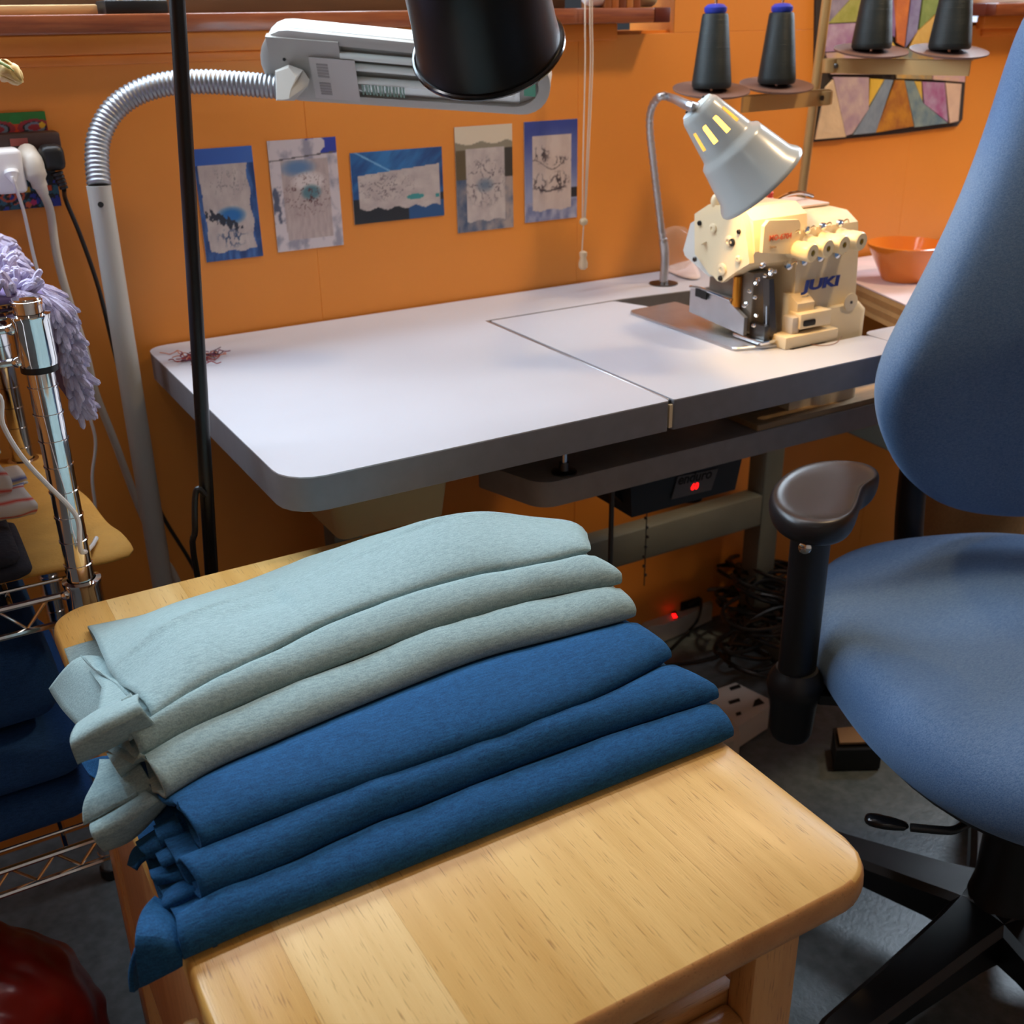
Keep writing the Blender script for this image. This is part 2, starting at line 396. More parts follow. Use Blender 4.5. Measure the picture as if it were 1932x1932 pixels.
for i, (qd, fn, n, lab) in enumerate((
    ([(367, 283), (475, 273), (495, 483), (385, 495)], ph1, (72, 108), 'photo print with blue border of white cloth with dark blue patch, behind black pole'),
    ([(502, 267), (630, 257), (650, 462), (525, 475)], ph2, (72, 108), 'snowy photo print of cloth with brown stitched mountain, second from left'),
    ([(659, 288), (833, 277), (837, 405), (669, 425)], ph3, (114, 76), 'wide landscape photo print of banner against deep blue sky'),
    ([(856, 241), (967, 232), (966, 430), (864, 438)], ph4, (72, 108), 'photo print of cloth with round blossom drawing before dusky hills'),
    ([(988, 230), (1089, 224), (1087, 410), (990, 420)], ph5, (72, 108), 'rightmost photo print, lilac sky and cloth with two dark sketches'))):
    c = [PY(x, y, 0) for x, y in qd]
    W_ = (c[1]-c[0]).length; H_ = (c[0]-c[3]).length
    x0 = (c[0].x+c[3].x)/2; x1 = (c[1].x+c[2].x)/2; zt = (c[0].z+c[1].z)/2; zb = (c[2].z+c[3].z)/2
    t = thing('photo_print', lab, 'photo', (x0, 0, zb), 'photo prints on the orange wall')
    q = B(); q.box(x0, x1, -.0012, -.0002, zb, zt); obj('paper', q, m_white, t)
    painted('print', (x0, -.0016, zb), (x1-x0, 0, 0), (0, 0, zt-zb), n[0], n[1], fn, t, .35)
# ------------------------------------------------------------------ quilt on the wall
t = thing('wall_quilt', 'colourful patchwork quilt with dark binding hanging behind thread stand', 'quilt', (1.7, 0, .94))
QX0, QX1, QZ0, QZ1 = 1.51, 1.9, .938, 1.34
def qd_(px): return [PY(x, y, -.006) for x, y in px]
def patch(px, c, c2, sc=40, nm='patch'):
    P_ = qd_(px); q = B(); q.prism(P_, (0, -.003, 0)); obj(nm, q, mat('quilt_%d_%d_%d' % c, c, .85, c2=c2, vs=sc, bump=.3, bs=150), t)
q = B(); q.prism([PY(x, y, -.004) for x, y in [(1541, -120), (1536, 268), (1700, 252), (1806, 238), (1816, 225), (1842, -120)]], (0, .004, 0)); obj('backing', q, mat('quilt_binding', (52, 44, 40), .85), t)
QP = [
 ([(1556, 165), (1570, 150), (1594, 258), (1537, 263)], (206, 178, 140), (222, 192, 150)),
 ([(1570, 145), (1637, 146), (1637, 205), (1606, 252), (1594, 256)], (168, 140, 150), (196, 170, 160)),
 ([(1640, 148), (1666, 150), (1637, 200)], (206, 160, 34), (226, 184, 60)),
 ([(1668, 150), (1683, 151), (1650, 250), (1608, 254), (1637, 206)], (112, 126, 140), (132, 146, 158)),
 ([(1688, 151), (1704, 151), (1722, 238), (1650, 250)], (196, 132, 20), (150, 84, 24)),
 ([(1705, 152), (1722, 153), (1740, 195), (1786, 232), (1724, 240)], (96, 120, 132), (140, 156, 146)),
 ([(1723, 153), (1736, 154), (1738, 190)], (206, 168, 60), (220, 184, 80)),
 ([(1738, 154), (1780, 156), (1786, 230), (1742, 196)], (160, 84, 130), (178, 150, 176)),
 ([(1782, 156), (1812, 158), (1806, 228), (1790, 232)], (210, 176, 150), (224, 190, 160)),
 ([(1560, -100), (1600, -100), (1600, 0), (1562, 42)], (112, 102, 122), (160, 148, 164)),
 ([(1602, -100), (1640, -100), (1636, 40), (1560, 44), (1600, 2)], (150, 152, 60), (176, 170, 90)),
 ([(1556, 46), (1636, 42), (1632, 92), (1556, 98)], (150, 96, 140), (186, 160, 180)),
 ([(1556, 100), (1640, 94), (1668, 140), (1566, 140)], (190, 156, 160), (206, 170, 120)),
 ([(1670, -100), (1694, -100), (1686, 70), (1672, 60)], (122, 84, 130), (146, 110, 150)),
 ([(1668, 60), (1688, 88), (1684, 140), (1670, 138)], (212, 170, 50), (222, 186, 80)),
 ([(1676, -100), (1726, -100), (1704, 88), (1690, 80)], (188, 98, 48), (214, 120, 40)),
 ([(1728, -100), (1750, -100), (1728, 60), (1706, 90)], (140, 136, 168), (116, 96, 140)),
 ([(1752, -100), (1780, -100), (1774, 15), (1732, 55)], (116, 134, 60), (140, 154, 80)),
 ([(1730, 58), (1774, 18), (1762, 92), (1714, 90)], (206, 160, 80), (216, 176, 90)),
 ([(1686, 90), (1760, 94), (1756, 150), (1690, 148)], (204, 158, 70), (120, 130, 120)),
 ([(1764, 20), (1836, -100), (1818, 155), (1758, 150)], (196, 150, 170), (214, 180, 150)),
]
for px, c, c2 in QP: patch(px, c, c2)
# ------------------------------------------------------------------ wall outlet with adapter, plugs
OY = -.002
t = thing('outlet_plate', 'hand-painted multicoloured wall outlet plate behind plug adapter', 'outlet plate', (.19, 0, .94))
c00 = Vector((.148, OY-.003, .943)); PU = Vector((.073, 0, 0)); PV = Vector((0, 0, .113))
q = B(); q.box(.148, .221, -.0045, 0, .943, 1.056, .0015); obj('plate', q, m_black, t)
def outp(u, v):
    k = (16, 22, 28)
    if v > .66:
        c = (206, 70, 30)
        if v > .9: c = (44, 120, 52)
        for cx in (.22, .80):
            d = ((u-cx)/.22)**2+((v-.84)/.07)**2
            if d < 1.5: c = (150, 44, 60)
            if d < .75: c = k
            if d < .55: c = (110, 130, 160)
            if d < .22: c = (150, 40, 56)
        d = ((u-.52)/.1)**2+((v-.93)/.05)**2
        if d < 1: c = (40, 128, 60)
        if ((u-.92)/.05)**2+((v-.86)/.03)**2 < 1: c = (226, 180, 40)
        if abs(u-.52) < .02 and v < .8: c = k
        for cx in (.4, .64):
            d = sqrt(((u-cx)/.11)**2+((v-.71)/.05)**2)
            if .55 < d < .85: c = k
        if abs(v-.775-.03*sin(u*12)) < .008: c = k
        return c
    if v > .3: return k
    c = k; f = fb(u, v*1.5, 6, 4)
    if f > .18: c = (44, 96, 120)
    elif f < -.22: c = (40, 50, 150)
    d = sqrt(((u-.22)/.2)**2+((v-.15)/.09)**2)
    if .3 < (d+.12*math.atan2(v-.15, u-.22)) % .6 < .52 and d < 1.1: c = (204, 84, 44)
    for cx, cy, cc in ((.5, .2, (214, 170, 40)), (.56, .06, (190, 40, 110)), (.47, .04, (220, 96, 60)), (.85, .2, (206, 74, 30))):
        if ((u-cx)/.05)**2+((v-cy)/.03)**2 < 1: c = cc
    return c
painted('painted_face', c00-Vector((0, .002, 0)), PU, PV, 60, 90, outp, t, .3)
t = thing('plug_adapter', 'dark brown multi-way plug adapter on painted outlet plate', 'adapter', (.19, -.02, 1.02))
mtx = Matrix.Identity(4)
m_brown = mat('dark_brown_plastic', (64, 46, 44), .4)
q = B(); q.box(.13, .230, -.033, -.006, 1.012, 1.034, .004); obj('body', q, m_brown, t)
q = B(); q.box(.172, .192, -.0342, -.0328, 1.020, 1.0285); obj('label_plate', q, mat('faded_red_label', (140, 70, 66), .5), t)
def plug(name, label, x, z, m, pts, r, kind):
    t = thing(name, label, 'plug', (x, -.035, z))
    q = B(); xr = PY(47, 320, -.072).x; zt = PY(30, 281, -.072).z; zb = PY(30, 366, -.072).z
    if kind == 'charger':
        q.box(xr-.036, xr, -.072, -.034, zb, zt, .006, 3); obj('body', q, m, t)
        q = B(); q.box(xr-.0362, xr+.0002, -.0535, -.0528, zb+.004, zt-.004, .0); obj('seam', q, m_beige, t)
        q = B(); q.lathe([(.008, 0), (.0085, .004), (.006, .007), (.003, .014)], PY(21, 323, -.071), (0, -.6, -1), 14); obj('strain_relief', q, m, t)
    elif kind == 'angled':
        q.tube([(x, -.036, z-.006), (x, -.058, z-.012), (x+.001, -.064, z-.026), (x+.004, -.062, z-.042)], [.012, .013, .0125, .009], 14, 4); obj('body', q, m, t)
        q = B(); q.tube([(x+.004, -.062, z-.04), (x+.007, -.06, z-.052)], [.008, .006], 12); obj('strain_relief', q, m, t)
    else:
        q.box(x-.014, x+.013, -.066, -.036, z-.026, z+.004, .008, 3); obj('body', q, m, t)
        for k in range(5):
            q = B(); q.lathe([(.0075-.0006*k, 0), (.0075-.0006*k, .003)], (x+.001+.0012*k, -.056, z-.028-.0042*k), (.2, 0, -1), 12); obj('relief_ring', q, m, t)
    q = B(); q.tube(pts, r, 10, 8); obj('cable', q, m, t)
Yw = -.055
plug('charger_plug', 'white phone charger plug with thin white cable, left on adapter', .166, 1.015, m_white,
     [PY(23, 333, -.08), PY(28, 350, -.078)]+[PY(x, y, Yw) for x, y in [(45, 400), (68, 500), (104, 620), (140, 690), (160, 760), (180, 830), (174, 900), (180, 960), (176, 985)]]+[(.165, -.1, .54), (.13, -.2, .56)], .0021, 'charger')
plug('beige_plug', 'rounded beige plug with thick beige cable in middle of adapter', .1885, 1.017, m_beige,
     [(.195, -.06, .966)]+[PY(x, y, -.05) for x, y in [(95, 400), (107, 480), (128, 560), (160, 660), (180, 740), (215, 830), (260, 950), (300, 1040), (332, 1092)]]+[(.3, -.05, .3), (.32, -.06, .1)], .0052, 'angled')
plug('black_plug', 'black ribbed plug with black cable at right of adapter', .214, 1.017, m_black,
     [(.22, -.056, .968)]+[PY(x, y, -.03) for x, y in [(125, 380), (150, 440), (185, 540), (215, 660), (240, 760), (270, 880), (305, 970), (370, 1080)]]+[(.33, -.03, .3)], .0028, 'straight')
# loose white cable draped in front of rack post
q = B(); q.tube([Vector((.02, -.58, .9))]+[PY(x, y, -.545) for x, y in [(-8, 740), (5, 800), (40, 860), (90, 915), (130, 955), (148, 985), (153, 1040)]]+[PY(172, 1032, -.47), PY(182, 1015, -.44)], .0022, 8, 6)
tag(obj('white_cable', q, m_white), 'thin white cable draped across front of chrome rack post', 'cable')
# dried flower
t = thing('dried_flower', 'pale dried flower bud hanging in at the upper left edge', 'flower', tuple(PD(0, 120, 1.0)))
q = B(); m_fl = mat('dry_petal', (226, 196, 128), .6, c2=(206, 168, 96), vs=60, bump=.4, bs=120)
a0 = PD(-6, 122, 1.0); a1 = PD(42, 152, 1.0); ax = (a1-a0).normalized(); up = Vector((0, 0, 1)).cross(ax).cross(ax).normalized()
for k in range(5):
    q = B(); n_ = 9; an = k*2*pi/5+.3; sd = ax.orthogonal().normalized(); sd = Matrix.Rotation(an, 3, ax) @ sd; tg = ax.cross(sd)
    rows = []
    for i in range(n_):
        s_ = i/(n_-1); rad = .008*sin(pi*min(s_*.9+.08, 1))**.8+.0015; wd = .009*sin(pi*min(.1+s_*.88, 1))
        rows.append([a0+ax*(a1-a0).length*s_+sd*(rad-.004*abs(j)*abs(j))+tg*wd*j+Vector((0, 0, .0015*sin(9*s_+k))) for j in (-1, -.5, 0, .5, 1)])
    q.grid(rows); o = obj('petal', q, m_fl, t); md = o.modifiers.new('thickness', 'SOLIDIFY'); md.thickness = .0006
q = B(); q.tube([PD(-60, 60, 1.0), PD(-20, 105, .99), PD(12, 124, .985), PD(26, 134, .985)], [.002, .0018, .0014, .0006], 8, 4); obj('stem', q, mat('green_stem', (128, 140, 50), .5), t)
# ------------------------------------------------------------------ wooden cart
CX0, CX1, CY0, CY1, CZ = .0655, .468, -1.182, -.552, .66
t = thing('wooden_cart', 'small light wooden cart with plank top and rounded corners under fabric stack', 'cart', ((CX0+CX1)/2, (CY0+CY1)/2, 0))
TH, RC = .028, .034
def wood_mat(name, c, c2, sc=(60, 2.2, 60)):
    if name in MATS: return MATS[name]
    m = bpy.data.materials.new(name); m.use_nodes = True; nt = m.node_tree; n = nt.nodes; L = nt.links; p = n['Principled BSDF']
    p.inputs['Roughness'].default_value = .36; p.inputs['Coat Weight'].default_value = .12; p.inputs['Coat Roughness'].default_value = .3
    tc = n.new('ShaderNodeTexCoord'); mp = n.new('ShaderNodeMapping'); mp.inputs['Scale'].default_value = sc; L.new(tc.outputs['Object'], mp.inputs[0])
    t1 = n.new('ShaderNodeTexNoise'); t1.inputs['Scale'].default_value = 1; t1.inputs['Detail'].default_value = 6; L.new(mp.outputs[0], t1.inputs[0])
    r1 = n.new('ShaderNodeValToRGB'); r1.color_ramp.elements[0].color = lin(c2); r1.color_ramp.elements[1].color = lin(c)
    r1.color_ramp.elements[0].position = .3; r1.color_ramp.elements[1].position = .62; L.new(t1.outputs[0], r1.inputs[0])
    mp2 = n.new('ShaderNodeMapping'); mp2.inputs['Scale'].default_value = tuple(v*(18 if v > 20 else 22) for v in sc); L.new(tc.outputs['Object'], mp2.inputs[0])
    t2 = n.new('ShaderNodeTexNoise'); t2.inputs['Scale'].default_value = 1; t2.inputs['Detail'].default_value = 2; L.new(mp2.outputs[0], t2.inputs[0])
    r2 = n.new('ShaderNodeValToRGB'); r2.color_ramp.elements[0].color = (.45, .36, .27, 1); r2.color_ramp.elements[1].color = (1, 1, 1, 1)
    r2.color_ramp.elements[0].position = .28; r2.color_ramp.elements[1].position = .38; L.new(t2.outputs[0], r2.inputs[0])
    mx = n.new('ShaderNodeMix'); mx.data_type = 'RGBA'; mx.blend_type = 'MULTIPLY'; mx.inputs[0].default_value = .75
    L.new(r1.outputs[0], mx.inputs[6]); L.new(r2.outputs[0], mx.inputs[7]); L.new(mx.outputs[2], p.inputs['Base Color'])
    bn = n.new('ShaderNodeBump'); bn.inputs['Strength'].default_value = .15; bn.inputs['Distance'].default_value = .001; L.new(t2.outputs[0], bn.inputs['Height']); L.new(bn.outputs[0], p.inputs['Normal'])
    MATS[name] = m; return m
lay = [(CZ-TH, .011), (CZ-TH+.003, .005), (CZ-TH+.008, .001), (CZ-TH*.5, 0), (CZ-.006, .0004), (CZ-.002, .0016), (CZ, .0038)]
def plank(xa, xb, m):
    first = xa <= CX0+1e-6; last = xb >= CX1-1e-6
    loops = []
    for z, d in lay:
        a = xa+d if first else xa+.00006; c = xb-d if last else xb-.00006
        N = 12; X = []
        for i in range(N+1):
            s_ = i/N
            if first: s_ = s_*s_*.7+s_*.3
            if last: s_ = 1-((1-s_)**2*.7+(1-s_)*.3)
            X.append(a+(c-a)*s_)
        def inset(x):
            q = 0
            u = RC-(x-(CX0+d)); v = RC-((CX1-d)-x)
            for k in (u, v):
                if k > 0: q = max(q, RC-sqrt(max(0, RC*RC-k*k)))
            return q
        loops.append([(x, CY0+d+inset(x), z) for x in X]+[(x, CY1-d-inset(x), z) for x in X[::-1]])
    q = B(); q.loft(loops); o = obj('plank', q, m, t, ang=50); o.data.materials.append(m_end)
    for f in o.data.polygons:
        if abs(f.normal.y) > .55: f.material_index = 1
    return o
m_end = wood_mat('rubberwood_end_grain', (202, 150, 92), (182, 128, 72), (30, 30, 60))
wcs = [((218, 176, 102), (202, 156, 80)), ((234, 202, 138), (216, 178, 108)), ((222, 182, 110), (206, 162, 88)), ((228, 190, 118), (212, 170, 96)), ((224, 184, 112), (208, 164, 92))]
for i, (xa, xb) in enumerate(((CX0, .118), (.118, .186), (.186, .262), (.262, .365), (.365, CX1))):
    plank(xa, xb, wood_mat('rubberwood_%d' % i, *wcs[i]))
m_leg = wood_mat('cart_leg_wood', (208, 158, 98), (188, 136, 78), (60, 60, 2.5))
m_rail = wood_mat('cart_rail_wood', (196, 140, 82), (174, 118, 62), (2.5, 60, 60))
m_panel = wood_mat('cart_panel_wood', (196, 146, 92), (178, 124, 70), (60, 60, 2.5))
LZ = CZ-TH
for (lx, ly, lw, ld) in ((.0745, -1.16, .038, .03), (.383, -1.16, .038, .023), (.0745, -.615, .052, .05), (.383, -.615, .038, .05)):
    q = B(); q.box(lx, lx+lw, ly, ly+ld, .0, LZ, .003); obj('leg', q, m_leg, t)
q = B(); q.box(.079, .089, -1.135, -.57, .28, LZ); obj('side_panel', q, m_panel, t)
q = B(); q.box(.405, .425, -1.11, -.57, .50, .55, .003); obj('side_rail', q, m_rail, t)
q = B(); q.box(.10, .392, -1.1365, -1.122, .52, .560, .003); obj('front_rail', q, m_rail, t)
q = B(); q.box(.1125, .383, -1.156, -1.137, .505, .552, .004); obj('front_slat', q, m_rail, t)
q = B(); q.box(.126, .383, -1.15, -1.135, .1, .14, .003); obj('lower_rail', q, m_rail, t)
q = B(); q.box(.09, .40, -1.105, -.57, .49, .50); obj('inner_shelf', q, m_panel, t)
for y in (-1.045, -1.098):
    q = B(); q.lathe([(.006, 0), (.006, .006), (.011, .010), (.012, .016), (.009, .021), (.002, .023)], (.0755, y, .617), (-1, 0, 0), 16); obj('knob', q, m_leg, t)
q = B(); slab(q, .17, .36, -1.08, -.8, .501, .592, .03, .02); tag(obj('blue_cloth', q, mat('inner_blue', (40, 110, 180), .8, bump=.3, bs=120)), 'blue folded cloth inside cart, glimpsed under the plank top', 'cloth')
# ------------------------------------------------------------------ folded fabrics
def wool(name, c, c2, sheen=.25):
    if name in MATS: return MATS[name]
    m = bpy.data.materials.new(name); m.use_nodes = True; nt = m.node_tree; n = nt.nodes; L = nt.links; p = n['Principled BSDF']
    p.inputs['Roughness'].default_value = .85; p.inputs['Sheen Weight'].default_value = sheen; p.inputs['Specular IOR Level'].default_value = .2
    p.inputs['Sheen Tint'].default_value = lin([min(255, v*1.3+25) for v in c])
    tc = n.new('ShaderNodeTexCoord'); t1 = n.new('ShaderNodeTexNoise'); t1.inputs['Scale'].default_value = 900; t1.inputs['Detail'].default_value = 2; L.new(tc.outputs['Object'], t1.inputs[0])
    mp = n.new('ShaderNodeMapping'); mp.inputs['Scale'].default_value = (170, 620, 620); L.new(tc.outputs['Object'], mp.inputs[0])
    t2 = n.new('ShaderNodeTexNoise'); t2.inputs['Scale'].default_value = 1; t2.inputs['Detail'].default_value = 3; L.new(mp.outputs[0], t2.inputs[0])
    ad = n.new('ShaderNodeMath'); ad.operation = 'ADD'; L.new(t1.outputs[0], ad.inputs[0]); L.new(t2.outputs[0], ad.inputs[1])
    r = n.new('ShaderNodeValToRGB'); r.color_ramp.elements[0].color = lin(c2); r.color_ramp.elements[1].color = lin(c)
    r.color_ramp.elements[0].position = .38; r.color_ramp.elements[1].position = .62
    hf = n.new('ShaderNodeMath'); hf.operation = 'MULTIPLY'; hf.inputs[1].default_value = .5; L.new(ad.outputs[0], hf.inputs[0]); L.new(hf.outputs[0], r.inputs[0])
    L.new(r.outputs[0], p.inputs['Base Color'])
    bn = n.new('ShaderNodeBump'); bn.inputs['Strength'].default_value = .5; bn.inputs['Distance'].default_value = .0008; L.new(hf.outputs[0], bn.inputs['Height']); L.new(bn.outputs[0], p.inputs['Normal'])
    MATS[name] = m; return m
m_gw = wool('grey_green_wool', (148, 172, 174), (122, 146, 148)); m_bw = wool('blue_wool', (28, 84, 130), (18, 60, 100))
CRV = [
 (.6605, [(345, 1812), (470, 1757), (600, 1705), (750, 1645), (900, 1585), (1150, 1485), (1372, 1397)]),
 (.676, [(379, 1700), (520, 1640), (690, 1562), (850, 1500), (1000, 1440), (1200, 1370), (1345, 1325)]),
 (.692, [(379, 1604), (500, 1553), (700, 1480), (850, 1425), (1000, 1370), (1140, 1312), (1255, 1250)]),
 (.708, [(310, 1509), (400, 1455), (500, 1410), (700, 1325), (900, 1247), (1061, 1204), (1190, 1170)]),
 (.724, [(263, 1434), (380, 1370), (500, 1315), (640, 1258), (780, 1205), (900, 1166), (1029, 1131), (1165, 1108)]),
 (.740, [(286, 1363), (390, 1297), (500, 1240), (620, 1180), (760, 1128), (900, 1090), (994, 1074), (1112, 1046)])]
STA = [None, (332, 1733), (332, 1623), (329, 1526), (262, 1432), (241, 1393)]
def resamp(pts, n):
    p = smooth([Vector(a) for a in pts], 12); d = [0]
    for a, b in zip(p, p[1:]): d.append(d[-1]+(b-a).length)
    out = []; j = 0
    for i in range(n):
        s_ = d[-1]*i/(n-1)
        while j < len(d)-2 and d[j+1] < s_: j += 1
        k = (s_-d[j])/max(1e-9, d[j+1]-d[j]); out.append(p[j].lerp(p[j+1], min(1, k)))
    return out
def crease(k, start=None):
    z, px = CRV[k]; px = list(px)
    if start: px = [start]+px
    return [PZ(x, y, z) for x, y in px]
FAB = []
labs = ['deep blue folded fabric at the very bottom of the stack, on the cart', 'deep blue folded fabric second from bottom, with rolled left end', 'blue folded fabric directly under the grey-green ones',
        'grey-green folded fabric directly above the blue ones', 'grey-green folded fabric second from top, narrow step at left end', 'topmost grey-green folded fabric with loose flaps at left end']
NS = 84
for k in range(5):
    m = m_bw if k < 3 else m_gw
    t = thing('folded_fabric', labs[k], 'fabric', (.27, -.9, CRV[k][0]), 'folded fabrics stacked on the cart'); FAB.append(t)
    Bc = resamp(crease(k, None), NS); Tc = resamp(crease(k+1, STA[k+1] if k != 2 else (329, 1522)), NS)
    if k >= 1: Bc = resamp([PZ(x, y, CRV[k][0]) for x, y in CRV[k][1]], NS)
    loops = []
    for i in range(NS):
        s_ = i/(NS-1); b0 = Bc[i]; t0 = Tc[i].copy()
        j0 = max(0, i-2); j1 = min(NS-1, i+2)
        tan = (Bc[j1]-Bc[j0]); tan.z = 0; tan.normalize(); bk = Vector((-tan.y, tan.x, 0)); up = Vector((0, 0, 1)); ou = -bk
        e = min(1, (1-s_)/.035); e = max(.6, sqrt(max(0, 1-(1-e)**2))) if s_ > .965 else 1
        wv = nz((s_*7, k*3.1, 0), 1, k)*.0022+nz((s_*19, k*1.7, 4), 1, k)*.0009
        # rounded fold from the lower crease over the lip to the upper crease
        H_ = t0.z-b0.z; th = (t0-b0); th.z = 0; D_ = max(.012, th.length)
        hh = 1.30+wv*60
        K = [(.007, .0), (.002, .01), (-.0020, .10), (-.0034, .26)]
        for q_ in range(1, 11):
            a = pi/2*q_/10; K.append((-.0036+(D_*.80+.0036)*(1-cos(a)), .26+(hh-.26)*sin(a)**.92))
        K += [(.9*D_, (hh+1)/2), (1.0*D_, .97)]
        pr = []
        for q_, (dy, fz) in enumerate(K):
            p = b0.lerp(t0, max(0, min(1, dy/D_))); pz = b0.z+H_*fz
            if dy < 0: p = b0+ou*(-dy)
            pr.append(Vector((p.x, p.y, pz+.0005)))
        pass
        for q_ in (.25, .6, 1):
            pr.append(Vector((max(t0.x, .068), t0.y+.15*q_, t0.z-.0012-.030*q_*q_)) if q_ > .3 else t0+bk*(.15*q_)-up*.003)
        zb = max(.6605+.0015*k, b0.z-.030)
        pr.append(Vector((max(t0.x, .068), b0.y+.145, zb))); pr.append(Vector((b0.x, b0.y+.05, max(.6605, b0.z-.006))))
        pr.append(b0+bk*.012+up*.0001)
        if e < 1:
            cz = b0.z+H_*.5; q2 = []
            for q_, p in enumerate(pr): q2.append(Vector((p.x, p.y, cz+(p.z-cz)*(.35+.65*e))) if q_ < 16 else p)
            pr = q2
        if s_ > .88:
            g = ((s_-.88)/.12)**2
            for q_ in range(14): pr[q_].x += .0035*g*sin(pi*min(1, (q_+.5)/13))
        loops.append(pr)
    ctr = sum(loops[-1][:14], Vector())/14; L0_ = loops[-1]
    for sc_, dx in ((.86, .0009), (.6, .0015), (.25, .0018)):
        loops.append([Vector((p.x+dx+(0 if q_ < 14 else 0), ctr.y+(p.y-ctr.y)*(sc_ if q_ < 14 else 1), ctr.z+(p.z-ctr.z)*sc_ if q_ < 14 else min(p.z, ctr.z))) for q_, p in enumerate(L0_)])
    q = B(); q.loft(loops, False); o = obj('fold', q, m, t, ang=70); md = o.modifiers.new('thickness', 'SOLIDIFY'); md.thickness = .0022; md.offset = -1
# topmost fabric
t = thing('folded_fabric', labs[5], 'fabric', (.27, -.8, .74), 'folded fabrics stacked on the cart'); FAB.append(t)
C5 = resamp(crease(5), NS)
ridge = resamp([PY(*a) for a in [(205, 1265, -.80), (330, 1165, -.78), (500, 1112, -.74), (600, 1072, -.735), (700, 1028, -.735), (800, 985, -.74), (860, 969, -.745), (925, 965, -.75), (1000, 974, -.76), (1075, 982, -.775), (1108, 994, -.79)]], NS)
backe = resamp([PZ(165, 1181, .665), PZ(215, 1171, .666), PZ(330, 1145, .667), (.27, -.60, .669), (.36, -.61, .675), (.42, -.65, .682), (.462, -.70, .69)], NS)
loops = []
for i in range(NS):
    s_ = i/(NS-1); a = C5[i]; r_ = ridge[i]; be = backe[i]; up = Vector((0, 0, 1))
    tan = (C5[min(NS-1, i+2)]-C5[max(0, i-2)]); tan.z = 0; tan.normalize(); bk = Vector((-tan.y, tan.x, 0))
    w1 = nz((s_*6, 1, 0), 1, 3)*.003
    P0 = a+up*.0005; P1 = a-bk*.006+up*(.012+w1); P2 = a.lerp(r_, .30)+up*(.013+w1); P3 = a.lerp(r_, .66)+up*(.006)
    if r_.z < P3.z-.004 and i < 30: P3.z = (P3.z+r_.z)/2
    pr = []
    for q_ in range(14):
        u = q_/13; v = 1-u; pr.append(P0*v**3+P1*3*u*v*v+P2*3*u*u*v+P3*u**3)
    Q0 = P3; Q1 = P3+(P3-P2)*.5; Q2 = r_+(r_-be)*-.06; 
    for q_ in range(1, 9):
        u = q_/8; v = 1-u; p = Q0*v*v+(r_+(Q1-r_)*.35)*2*u*v+r_*u*u
        p = p+up*(nz((s_*9+u, u*2.0, 2), 1.3, 5)*.0024*sin(pi*u)); pr.append(p)
    for q_ in range(1, 10):
        u = q_/9; p = r_.lerp(be, u)+up*(.006*sin(pi*u)+nz((s_*8, u*3, 9), 1.2, 6)*.003*sin(pi*u)); pr.append(p)
    pr.append(be-up*.0022); 
    for u in (.3, .6, .85): 
        p = be.lerp(a, u); p.z = min(p.z, .664+.07*u*u)-.0; pr.append(Vector((p.x, p.y, max(.6635, p.z-.002))))
    pr.append(a+bk*.015-up*.0002)
    e = (1-s_)/.05
    if e < 1:
        e = sqrt(max(0, 1-(1-e)**2)); cz = a.z+.006; l2 = (be.y-a.y)
        zl = lambda p: a.z+.004+(be.z-a.z)*max(0, min(1, (p.y-a.y)/l2))
        pr = [Vector((p.x, p.y, zl(p)+(p.z-zl(p))*(.3+.7*e))) for p in pr]
    loops.append(pr)
q = B(); q.loft(loops, False); o = obj('fold', q, m_gw, t, ang=70); md = o.modifiers.new('thickness', 'SOLIDIFY'); md.thickness = .0022; md.offset = -1
def sheet(name, rows, m, parent, th=.0022, sub=2, wav=0):
    R = [[PQ(a) for a in r] for r in rows]
    n = max(len(r) for r in R); R = [resamp(r, max(n, 7)) for r in R]
    if len(R) == 2: R = [R[0], [a.lerp(c, .5) for a, c in zip(R[0], R[1])], R[1]]
    if wav:
        for i, r in enumerate(R):
            for j, p in enumerate(r): r[j] = p+Vector((nz((i*1.3, j*.9, 1), 1, 3), nz((i*1.1, j*.8, 5), 1, 4), nz((i, j, 8), 1, 5)))*wav
    q = B(); q.grid(R); o = obj(name, q, m, parent, sub=0)
    s1 = o.modifiers.new('smooth', 'SUBSURF'); s1.levels = s1.render_levels = sub; s1.boundary_smooth = 'PRESERVE_CORNERS'
    md = o.modifiers.new('thickness', 'SOLIDIFY'); md.thickness = th; md.offset = 0
    o.data.shade_smooth(); return o
f0, f1, f2, f3, f4, f5 = FAB
sheet('ply', [[(121, 1226, .664), (163, 1213, .666), (218, 1200, .67)], [(128, 1243, .664), (180, 1236, .667), (225, 1240, .672)], [(134, 1262, .664), (190, 1262, .668), (235, 1285, .68)]], m_gw, f5)
sheet('flap', [[(94, 1300, .676), (117, 1336, .680), (146, 1368, .684)], [(120, 1265, .698), (158, 1303, .702), (190, 1348, .704)], [(151, 1236, .706), (198, 1275, .714), (236, 1322, .722)], [(190, 1240, .698), (215, 1260, .71), (262, 1330, .725)]], m_gw, f5, wav=.001)
sheet('rolled_flap', [[(146, 1368, -.875), (196, 1336, -.875), (262, 1312, -.88)], [(133, 1390, -.905), (190, 1352, -.908), (258, 1322, -.905)], [(134, 1412, -.914), (196, 1380, -.918), (270, 1342, -.914)], [(146, 1439, -.905), (205, 1412, -.91), (292, 1364, -.906)]], m_gw, f5, .0026)
sheet('ragged_edge', [[(152, 1238, .712), (178, 1262, .718), (206, 1282, .725), (236, 1316, .733)], [(160, 1244, .714), (190, 1268, .722), (216, 1285, .73), (250, 1318, .738)]], m_gw, f5, .0018, 1, .0022)
